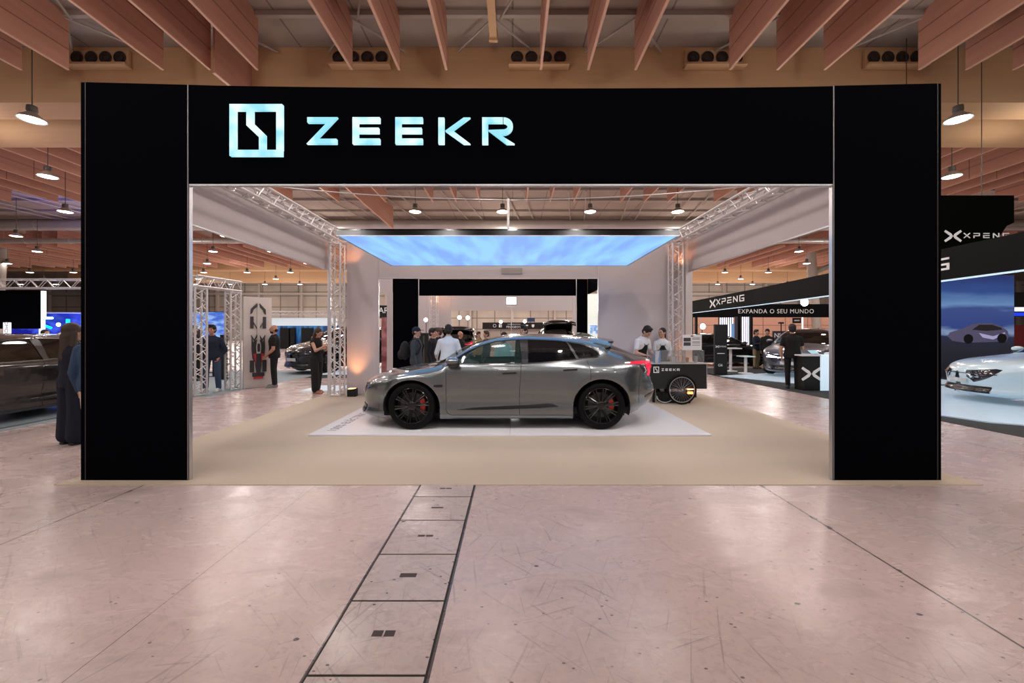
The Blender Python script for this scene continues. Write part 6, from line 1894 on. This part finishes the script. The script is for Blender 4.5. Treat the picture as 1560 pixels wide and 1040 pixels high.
b = MB(); b.box(-.03, .03, 0, .05, 0, Z(483, 27)); tag(b.build('light_tube', M_led_v, None, (X(1223, 27), 27, 0)), 'thin upright light tube behind the counter man', 'light bar')
b = MB(); b.cyl((0, 0, 0), (0, 0, Z(492, 17)), .02); b.box(-.10, .10, -.03, .05, Z(493, 17), Z(490.5, 17)); tag(b.build('lamp_stand', M_black, None, (X(1190, 17), 17, 0)), 'thin black lamp stand above the number sign', 'lamp')
# counter
d = 10.1
t = thing('reception_counter', 'black counter with large white winged emblem, white top and glowing side', 'counter', (X(1244, d), d, .005))
xa, xb, xc = X(1225, d) - t.location.x, X(1249.5, d) - t.location.x, X(1275, d) - t.location.x
b = MB(); b.box(xa, xb - .002, 0, .34, 0, .88); b.build('front', mat('counter_black', (.006, .006, .007), rough=.4), t)
b = MB(); b.box(xb, xc, -.01, .34, 0, .91); b.build('light_side', mat('counter_glow', (.8, .85, .9), emit=(.45, .70, .88), estr=.62), t)
b = MB(); b.box(xa - .06, xb - .002, -.03, .34, .881, .92); b.build('worktop', M_white, t, bevel=.004)
b = MB(); winged_x(b, .36, Matrix.Translation(((xa + xb) / 2 - .02, -.002, .43)), .008); b.build('emblem', M_print_white, t)
b = MB(); b.box(-.13, .13, -.004, .004, 0, .13); o = b.build('tablet', mat('tablet_blue', (.3, .45, .5), emit=(.35, .55, .65), estr=.7), None, (X(1243, 10.2), 10.22, .945)); o.rotation_euler = (R(-50), 0, R(15)); tag(o, 'tilted glowing tablet on the counter', 'tablet')
b = MB(); b.ell((0, 0, .03), (.09, .07, .035), 12, 8); tag(b.build('cloth_bundle', M_white, None, (X(1261, 10.25), 10.25, .916), smooth=60), 'small white crumpled cloth on the glowing end of the counter', 'cloth')
# blue picture wall and hanging black box at the right edge
d = 13.2
bx0, bx1 = X(1405, d), X(1545, d); bz = Z(419, d)
M_pic = bpy.data.materials.new('blue_picture'); M_pic.use_nodes = True
nt = M_pic.node_tree; bb = nt.nodes['Principled BSDF']
tc = nt.nodes.new('ShaderNodeTexCoord'); sp = nt.nodes.new('ShaderNodeSeparateXYZ'); nt.links.new(tc.outputs['Object'], sp.inputs[0])
nz = noise_tex(nt, tc.outputs['Object'], 1.5, 3, .5, 0, (.5, 1, 2.5))
zz = math_node(nt, 'ADD', sp.outputs['Z'], math_node(nt, 'MULTIPLY', math_node(nt, 'SUBTRACT', nz, .5), .5))
cr = nt.nodes.new('ShaderNodeValToRGB'); nt.links.new(math_node(nt, 'DIVIDE', zz, 3.4), cr.inputs[0])
els = cr.color_ramp.elements
els[0].position = 0.0; els[0].color = (.004, .006, .012, 1); els[1].position = 1.0; els[1].color = (*rgb(28, 55, 125), 1)
for p_, c_ in ((.30, (.012, .016, .03)), (.40, rgb(30, 40, 75)), (.44, rgb(150, 175, 215)), (.50, rgb(45, 75, 150)), (.66, rgb(60, 85, 155)), (.72, rgb(120, 165, 220)), (.85, rgb(45, 85, 160))):
    e = els.new(p_); e.color = (*c_, 1)
nt.links.new(cr.outputs[0], bb.inputs['Emission Color']); bb.inputs['Emission Strength'].default_value = .62; bb.inputs['Base Color'].default_value = (.02, .02, .03, 1)
bb.inputs['Roughness'].default_value = .3
t = thing('picture_wall', 'backlit blue picture wall showing a car under an evening sky, at the right', 'picture wall', (0, d, 0))
b = MB(); b.box(bx0, bx1, 0, .12, 0, bz); b.build('picture', M_pic, t)
def pq(px, py): return (X(px, d), Z(py, d))
b = MB(); b.prism([pq(*p) for p in [(1443, 512), (1447, 506), (1465, 501), (1480, 494), (1492, 492), (1510, 492), (1525, 497), (1534, 504), (1536, 512), (1532, 520), (1470, 522), (1450, 519)]], -.02, -.001)
b.build('pictured_car', mat('pictured_violet', (.12, .11, .18), emit=rgb(70, 70, 100), estr=.5), t)
b = MB(); b.prism([pq(*p) for p in [(1480, 502), (1491, 494.5), (1510, 494.5), (1524, 499), (1526, 502), (1500, 504)]], -.024, -.0201); b.build('pictured_windows', M_black_gloss, t)
b = MB()
for px, py in ((1474, 516), (1525, 515)): b.lathe([(.001, -.026), (.16, -.026)], (X(px, d), 0, Z(py, d)), 'y', 20, cap=False)
b.build('pictured_wheels', M_black, t)
b = MB(); b.prism([pq(*p) for p in [(1490, 507), (1512, 512), (1530, 506), (1530, 508), (1512, 517), (1496, 514)]], -.024, -.0201); b.build('pictured_highlight', mat('pic_hl', (.3, .3, .4), emit=rgb(160, 155, 200), estr=.7), t)
d = 12.4
t = thing('hanging_box_sign', 'black hanging box sign with white winged emblem and lettering at the right edge', 'sign', (0, d, 0))
b = MB(); b.prism([(X(1396, d), Z(382, d)), (X(1510, d), Z(382, d)), (X(1524, d), Z(358, d)), (X(1534, d), Z(344, d)), (X(1545, d), Z(339, d)), (X(1545, d), Z(297.5, d)), (X(1396, d), Z(297.5, d))], 0, 1.2); b.build('box', mat('dark_green_black', (.0015, .002, .0015), rough=.9, spec=.05), t)
b = MB(); winged_x(b, .38, Matrix.Translation((X(1451.5, d), -.001, Z(359.5, d))), .012); b.build('emblem', M_print_white, t)
b = MB(); wide_word(b, 'XPENG', .155, Matrix.Translation((X(1468, d), -.001, Z(362.5, d))) @ Matrix.Diagonal((1.13, 1, 1, 1)), .17, 1.75, .012); b.build('lettering', M_print_white, t)
b = MB(); b.cyl((X(1410, d), .6, Z(297, d)), (X(1410, d), .6, 11.19), .012); b.cyl((X(1530, d), .6, Z(297, d)), (X(1530, d), .6, 11.19), .012); b.build('suspension_wire', M_steel_dark, t)
t = thing('far_stand', 'dark stand with blue light strip and red panel at the far right edge', 'stand', (0, 24, 0))
b = MB(); b.box(X(1545, 24), X(1620, 24), 0, .2, Z(482, 24), Z(445, 24)); b.build('fascia', M_black, t)
b = MB(); b.box(X(1545, 24), X(1620, 24), -.02, -.001, Z(481, 24), Z(476, 24)); b.build('blue_strip', mat('blue_strip', (0, 0, 1), emit=rgb(30, 60, 200), estr=1.2, vary=0), t)
b = MB(); b.box(X(1545, 24), X(1620, 24), -.05, -.021, Z(474, 24), Z(468, 24)); b.build('light_strip', M_led_v, t)
b = MB(); b.box(X(1545, 24), X(1620, 24), 0, .2, 0, Z(495, 24)); b.build('red_panel', mat('deep_red', (.25, .02, .02), rough=.4), t)
# ------------------------------------------------------------------ camera, world
cam = bpy.data.cameras.new('camera'); co = bpy.data.objects.new('camera', cam); COL.objects.link(co)
co.location = (0, 0, H); co.rotation_euler = (R(90), 0, 0)
cam.sensor_width = 36; cam.lens = 36 * F / 1560
cam.shift_x = -(CX - 780) / 1560; cam.shift_y = -(520 - CY) / 1560
cam.clip_end = 300
scene.camera = co
w = bpy.data.worlds.new('world'); scene.world = w; w.use_nodes = True
bg = w.node_tree.nodes['Background']
bg.inputs['Color'].default_value = (0.75, 0.62, 0.62, 1); bg.inputs['Strength'].default_value = 0.35
scene.view_settings.view_transform = 'Standard'; scene.view_settings.look = 'None'
scene.view_settings.gamma = 1; scene.view_settings.use_curve_mapping = False
scene.view_settings.exposure = EXPOSURE
scene.cycles.max_bounces = 6; scene.cycles.transparent_max_bounces = 12
scene.cycles.caustics_reflective = False; scene.cycles.caustics_refractive = False
scene.cycles.sample_clamp_indirect = 4
scene.cycles.use_denoising = True
